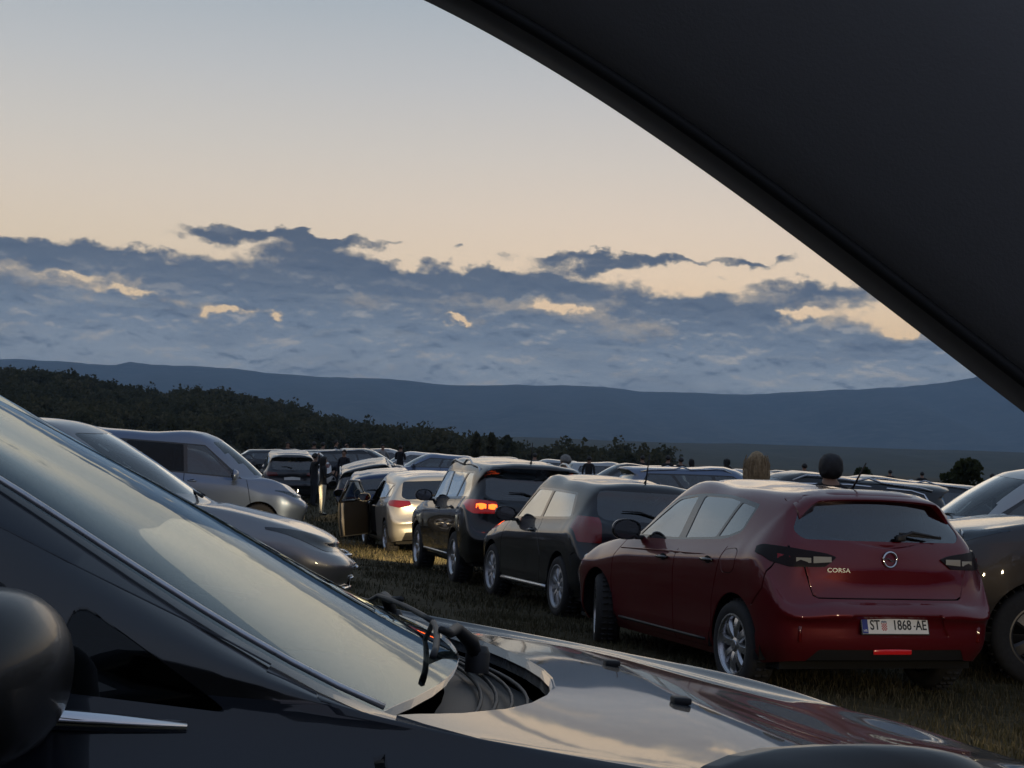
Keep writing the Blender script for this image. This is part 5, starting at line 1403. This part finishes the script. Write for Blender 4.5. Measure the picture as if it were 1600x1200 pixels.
def quads_obj(name, Q, tint, m, parent=None):
    n = len(Q) // 4; me = bpy.data.meshes.new(name); me.vertices.add(len(Q)); me.vertices.foreach_set('co', Q.ravel().astype(np.float32))
    me.loops.add(n * 4); me.loops.foreach_set('vertex_index', np.arange(n * 4, dtype=np.int32)); me.polygons.add(n)
    me.polygons.foreach_set('loop_start', (np.arange(n) * 4).astype(np.int32)); me.polygons.foreach_set('loop_total', np.full(n, 4, np.int32))
    me.attributes.new('tint', 'FLOAT', 'POINT').data.foreach_set('value', tint.astype(np.float32)); me.update(calc_edges=True); me.materials.append(m)
    return link(bpy.data.objects.new(name, me), parent)
def woods():
    g = np.random.default_rng(12); Qs = []; Ts = []
    cnt = 0
    while cnt < 4600:
        y = HY0 + 8 + (HY1 + 15 - HY0) * g.uniform(0, 1) ** .75; a = g.uniform(-.42, .11); x = a * y
        if g.uniform() < .55 * sstep(.35, .75, .5 + .5 * bumps(x, y, 60, 77)): continue
        z = hill_z(x, y)
        if z < -.6 and g.uniform() < .8: continue
        r = g.uniform(1.3, 2.9) * (1.35 if g.uniform() < .12 else 1); hh = r * g.uniform(.85, 1.35)
        q, t_ = crown_quads(g, (x, y, z + hh * .85), r, hh, 110 if y > 400 else 190, .52 if y > 400 else .38)
        Qs.append(q); Ts.append(t_); cnt += 1
    o = quads_obj('woodland', np.concatenate(Qs), np.concatenate(Ts), M_WOOD); o['kind'] = 'stuff'; o['label'] = 'dark scrubby woodland covering the low hill on the left'; o['category'] = 'woodland'
    # unseen tree belt added round the field to darken reflections
    Qs = []; Ts = []
    for k in range(420):
        th = g.uniform(rad(35), rad(318)); R_ = g.uniform(95, 150); x, y = R_ * math.sin(th), R_ * math.cos(th); r = g.uniform(2.5, 4.5)
        q, t_ = crown_quads(g, (x, y, -1 + r * 1.0), r, r * 1.2, 90, .8); Qs.append(q); Ts.append(t_)
    o = quads_obj('reflection_tree_belt', np.concatenate(Qs), np.concatenate(Ts), M_WOOD); o['kind'] = 'stuff'; o['label'] = 'unseen tree belt added round the field for dark reflections'; o['category'] = 'woodland'
woods()
def single_tree(name, label, px, py_top, Y, width, kind, base=None, n=700, size=.2):
    g = np.random.default_rng(int(px) + 5); top = at(px, py_top, Y); zb = (ground_z(top.x, Y) if Y < 160 else -1.0) if base is None else base; h = top.z - zb
    t = thing(name, label, kind); t.location = (top.x, Y, zb)
    w = width / FPX * Y / 2
    q, tt = crown_quads(g, (0, 0, h * .56), w * .95, h * .50, n, size); quads_obj('crown', q, tt, M_BUSH if kind == 'bush' else M_WOOD, t)
    bm = bmesh.new(); add_tube(bm, [(0, 0, -.2), (.03, .02, h * .3), (-.02, 0, h * .7)], [h * .035 + .03, h * .025 + .02, .02], 7)
    for k in range(4):
        a = k * 1.6; add_tube(bm, [(0, 0, h * .2), (math.cos(a) * w * .4, math.sin(a) * w * .4, h * .5)], [.05, .02], 5)
    bm_obj('trunk', bm, M_BARK, t); return t
single_tree('bush', 'wide round olive green bush beyond the parked cars on the right', 1511, 722, 95, 86, 'bush', n=1100, size=.17)
single_tree('bush', 'low brownish bush just right of the dark-haired person', 1342, 731, 95, 46, 'bush', n=600, size=.15)
single_tree('tree', 'narrow dark tree at the foot of the hill, left of its twin', 741, 676, 150, 17, 'tree', n=500, size=.3)
single_tree('tree', 'narrow dark tree at the foot of the hill, right of its twin', 771, 674, 150, 18, 'tree', n=500, size=.3)

# ---- evening air
def haze():
    bm = bmesh.new(); add_box(bm, (0, 3500, 245), (39600, 27000, 512))
    o = bm_obj('haze', bm, None, None, smooth=False); o['kind'] = 'stuff'; o['label'] = 'thin blue evening haze over the whole valley'; o['category'] = 'haze'
    m = bpy.data.materials.new('evening_haze'); m.use_nodes = True; t = NT(m.node_tree); t.n.clear()
    out = t.new('ShaderNodeOutputMaterial'); v = t.new('ShaderNodeVolumePrincipled'); v.inputs['Color'].default_value = (.48, .72, 1.0, 1); v.inputs['Density'].default_value = HAZE
    v.inputs['Anisotropy'].default_value = .0
    t.l.new(v.outputs[0], out.inputs['Volume']); o.data.materials.append(m)
HAZE = 9e-5
haze()
# ------------------------------------------------------------------ people
M_SKIN = mat('skin', (.30, .17, .11), .6)
def cloth(name, c): return mat(name, c, .9, bump=.2, bscale=80)
def person(label, X, Y, face, h=1.72, top=(.02, .02, .022), legs=(.02, .022, .03), hair=(.012, .010, .009), hair_style='short', arms='down', group='people standing among the cars', build=1.0, long_coat=False, stride=.0):
    """face: heading in degrees the person looks towards"""
    root = thing('person', label, 'person', group)
    s = h / 1.72; g = np.random.default_rng(abs(hash(label)) % 9999 if False else sum(map(ord, label)))
    b = build
    J = {'pelvis': ((0, 0, .93), .135 * b), 'waist': ((0, .01, 1.08), .125 * b), 'chest': ((0, .0, 1.28), .15 * b), 'neck0': ((0, -.01, 1.43), .075), 'neck': ((0, .005, 1.50), .055), 'chin': ((0, .025, 1.57), .070), 'head': ((0, .012, 1.635), .088), 'crown': ((0, .0, 1.675), .062)}
    E_ = [('pelvis', 'waist'), ('waist', 'chest'), ('chest', 'neck0'), ('neck0', 'neck'), ('neck', 'chin'), ('chin', 'head'), ('head', 'crown')]
    for k, sx in (('r', 1), ('l', -1)):
        st = stride * sx
        J['hip' + k] = ((sx * .095, 0, .88), .105 * b); J['knee' + k] = ((sx * .105, .02 + st * .5, .49), .066 * b); J['ank' + k] = ((sx * .11, st, .09), .046); J['toe' + k] = ((sx * .13, st + .15, .035), .035)
        E_ += [('pelvis', 'hip' + k), ('hip' + k, 'knee' + k), ('knee' + k, 'ank' + k), ('ank' + k, 'toe' + k)]
        J['sh' + k] = ((sx * .185 * b, -.01, 1.40), .066 * b)
        if arms == 'down': el, wr, hd = (sx * .245, -.03, 1.12), (sx * .25, .05, .89), (sx * .245, .08, .80)
        elif arms == 'phone': el, wr, hd = (sx * .25, .02, 1.13), (sx * .12, .24, 1.24), (sx * .06, .29, 1.30)
        elif arms == 'hips': el, wr, hd = (sx * .36, -.04, 1.16), (sx * .20, .05, 1.0), (sx * .15, .08, .97)
        else:
            if sx > 0: el, wr, hd = (sx * .33, .02, 1.50), (sx * .20, .06, 1.70), (sx * .13, .06, 1.73)
            else: el, wr, hd = (sx * .245, -.03, 1.12), (sx * .25, .05, .89), (sx * .245, .08, .80)
        J['el' + k] = (el, .047 * b); J['wr' + k] = (wr, .033); J['hd' + k] = (hd, .038)
        E_ += [('neck0', 'sh' + k), ('sh' + k, 'el' + k), ('el' + k, 'wr' + k), ('wr' + k, 'hd' + k)]
        v = Vector(hd) - Vector(wr); v.normalize()
        for q in range(4):
            o = Vector(((q - 1.5) * .018, .012 * (q % 2), 0)); J['f%d%s' % (q, k)] = (tuple(Vector(hd) + v * (.075 - .008 * abs(q - 1.3)) + o), .011); E_.append(('hd' + k, 'f%d%s' % (q, k)))
        J['th' + k] = (tuple(Vector(hd) + v * .02 + Vector((-sx * .045, .02, 0))), .012); E_.append(('hd' + k, 'th' + k))
    names = list(J); me = bpy.data.meshes.new('body'); me.from_pydata([Vector(J[n][0]) * s for n in names], [(names.index(a), names.index(c)) for a, c in E_], [])
    o = bpy.data.objects.new('body', me); COL.objects.link(o)
    md = o.modifiers.new('skin', 'SKIN'); sv_ = me.skin_vertices[0].data
    for i, n in enumerate(names):
        r = J[n][1] * s; sv_[i].radius = (r * (1.18 if n in ('chest', 'waist', 'pelvis') else 1), r * (.82 if n in ('chest', 'waist', 'pelvis') else 1)); sv_[i].use_root = n == 'pelvis'
    o.modifiers.new('sub', 'SUBSURF').levels = 1; o.modifiers['sub'].render_levels = 1
    dg = bpy.context.evaluated_depsgraph_get(); m2 = bpy.data.meshes.new_from_object(o.evaluated_get(dg)); bpy.data.objects.remove(o)
    tn = 'top_%.3f_%.3f_%.3f' % top; ln = 'legs_%.3f_%.3f_%.3f' % legs
    m2.materials.clear()
    for m in (M_SKIN, cloth(tn, top), cloth(ln, legs), M_PLASTIC): m2.materials.append(m)
    hz = .90 if not long_coat else .62
    for f in m2.polygons:
        c = f.center / s; ax = abs(c.x)
        hands = any((Vector(J['hd' + k][0]) - Vector(c)).length < .115 for k in 'rl')
        f.use_smooth = True
        f.material_index = 0 if (c.z > 1.475 and ax < .14 and (arms != 'up' or ax < .1)) or hands else (3 if c.z < .075 else (1 if c.z > hz or ax > .2 else 2))
    link(bpy.data.objects.new('body', m2), root)
    # face: nose, eyes, ears; then hair
    def ball(name, c, r, m, parent=root, seg=8):
        bm = bmesh.new(); bmesh.ops.create_uvsphere(bm, u_segments=seg, v_segments=seg - 2, radius=1.0)
        bmesh.ops.transform(bm, matrix=Matrix.Translation(Vector(c) * s) @ Matrix.Diagonal((r[0] * s, r[1] * s, r[2] * s, 1)), verts=bm.verts); return bm_obj(name, bm, m, parent)
    ball('nose', (0, .105, 1.605), (.013, .02, .022), M_SKIN)
    ball('mouth', (0, .092, 1.562), (.024, .008, .006), mat('lips', (.25, .10, .08), .5))
    for sx in (1, -1): ball('eye', (sx * .033, .088, 1.632), (.011, .008, .008), M_INK); ball('ear', (sx * .086, .005, 1.62), (.012, .022, .032), M_SKIN)
    hm = mat('hair_%.3f_%.3f_%.3f' % hair, hair, .62, var=.35, vscale=40, bump=.9, bscale=160)
    bm = bmesh.new(); bmesh.ops.create_icosphere(bm, subdivisions=4, radius=1.0)
    for v in bm.verts:
        p = v.co.copy(); n = .035 * math.sin(p.x * 9 + 2) * math.sin(p.z * 7) + .03 * math.sin(p.x * 23 + p.y * 17)
        r = 1 + n; v.co = Vector((p.x * .100, p.y * .112 - .012, p.z * .112)) * r
        if p.y > .15 and p.z < .42: v.co.y = min(v.co.y, .03)           # open at the face
        if hair_style == 'short' and p.z < -.25: v.co.z *= .6; v.co.x *= .9
        if hair_style in ('long', 'big') and p.z < .25 and p.y < .25:
            k = (.25 - p.z) / 1.25; fl = 1.5 if hair_style == 'big' else 1.1
            v.co.z -= (.20 if hair_style == 'big' else .26) * k; v.co.x *= 1 + (fl - 1) * math.sin(min(1, k * 1.3) * math.pi * .6); v.co.y -= .02 * k
            v.co.x += .010 * math.sin(p.z * 20 + p.x * 30) * k
        if hair_style == 'hood': v.co = Vector((np.sign(p.x) * abs(p.x) ** .75 * .105, p.y * .12 - .015, np.sign(p.z) * abs(p.z) ** .8 * .128)) * (1 + n * .8)
        if hair_style == 'hood': v.co.x *= 1.12
        if hair_style == 'big' and p.z > 0: v.co.x *= 1 - .12 * p.z; v.co.z *= 1.12
    bmesh.ops.transform(bm, matrix=Matrix.Translation(Vector((0, .008, 1.640)) * s) @ Matrix.Scale(s, 4), verts=bm.verts)
    bm_obj('hood' if hair_style == 'hood' else 'hair', bm, hm, root)
    if hair_style in ('big', 'long'):                        # loose strands
        bm = bmesh.new()
        for k in range(60):
            a = g.uniform(0, 6.28); r0 = Vector((math.cos(a) * .105, min(.04, math.sin(a) * .11), g.uniform(.0, .09))); d = Vector((math.cos(a) * g.uniform(.01, .04), -.02, -g.uniform(.1, .28)))
            c = Vector((0, .0, 1.64)); add_tube(bm, [(c + r0) * s, (c + r0 + d * .5 + Vector((math.cos(a) * .02, 0, 0))) * s, (c + r0 + d) * s], [.004, .004, .001], 4, cap=False)
        so = bm_obj('loose_hair', bm, hm, root); so['kind'] = 'stuff'
    root.location = (X, Y, field_z(X, Y)); root.rotation_euler = (0, 0, -rad(face))
    return root
def stand(label, px, py_top, Y, face, **k):
    X = (px - 800) / FPX * Y; zt = at(px, py_top, Y).z; h = zt - field_z(X, Y)
    h2 = min(1.86, max(1.56, h - .035)); p = person(label, X, Y, face, h=h2, **k); return p
stand('person with thick blond hair seen from behind, beyond the red roof', 1188, 707, 15.2, -8, hair=(.30, .205, .105), hair_style='big', top=(.06, .055, .06))
stand('dark-haired person beyond the rear of the red roof, beside its aerial', 1304, 711, 14.6, -2, hair=(.012, .011, .012), hair_style='hood', top=(.012, .012, .014))
stand('grey-haired man in a pale blue shirt behind the black SUV', 890, 710, 25, -40, hair=(.20, .19, .175), top=(.16, .21, .30))
stand('person in a black jacket and white trousers standing in the lane', 514, 713, 43.6, 70, top=(.012, .012, .013), legs=(.62, .58, .46), arms='phone', hair_style='long')
stand('person in a blue shirt in front of the pale blue saloon', 466, 731, 50, 120, top=(.05, .085, .16), legs=(.03, .035, .05))
stand('person with a raised arm beside the person in white trousers', 500, 708, 47, 60, top=(.014, .014, .016), arms='up')
stand('leftmost of the trio on the field, arms folded forward', 1050, 711, 58, 30, arms='phone')
stand('middle one of the trio on the field', 1070, 715, 58, -20, top=(.03, .03, .035))
stand('rightmost of the trio on the field', 1086, 717, 58, -60, top=(.02, .018, .02), hair_style='long')
stand('person standing alone left of the pale hatchback', 927, 713, 56, 20)
stand('person behind the pale saloon, left of the dark-haired head', 1263, 724, 55, 0, top=(.02, .02, .03))
stand('person at the far right beyond the silver SUV', 1557, 734, 60, 20, top=(.03, .02, .02), arms='hips')
for i, (px, py) in enumerate([(497, 689), (511, 691), (531, 688), (548, 694), (456, 690), (575, 692)]):
    stand(['far person above the pale blue saloon, first from the left', 'far person above the pale blue saloon, second from the left', 'far person standing above the right end of the pale blue saloon',
           'far person with a wide dark top left of the dark estate', 'far person above the dark saloon roof at the foot of the hill', 'far person behind the roof of the dark estate'][i], px, py, 66 + i, 40 * i, top=(.015, .015, .018), build=1.1, arms=['down', 'phone', 'hips', 'up', 'down', 'hips'][i])
stand('person between the bushes on the right, left one', 1397, 733, 75, 0); stand('person between the bushes on the right, right one', 1447, 735, 75, 0, arms='hips')

for lab, px, py, Y, face, k in [('person in a dark coat walking in the lane beyond the silver hatchback', 545, 712, 50, 200, dict(top=(.02, .02, .025), stride=.16)),
        ('person in a maroon top standing left of the person in blue', 455, 722, 54, 90, dict(top=(.10, .03, .035))),
        ('person in a pale top beyond the dark estate', 604, 694, 62, 150, dict(top=(.30, .29, .27), arms='hips')),
        ('person standing between the blue-grey saloon and the dark estate', 632, 695, 61, 30, dict(top=(.012, .012, .014), arms='phone')),
        ('person in grey standing behind the roofs right of the black SUV', 842, 708, 60, 10, dict(top=(.08, .08, .085))),
        ('person standing behind the blue-grey estate', 1010, 712, 62, -30, dict(top=(.015, .015, .02), arms='phone')),
        ('long-haired person standing left of the blond one, far back', 1142, 716, 62, 40, dict(top=(.03, .025, .03), hair_style='long'))]:
    stand(lab, px, py, Y, face, **k)
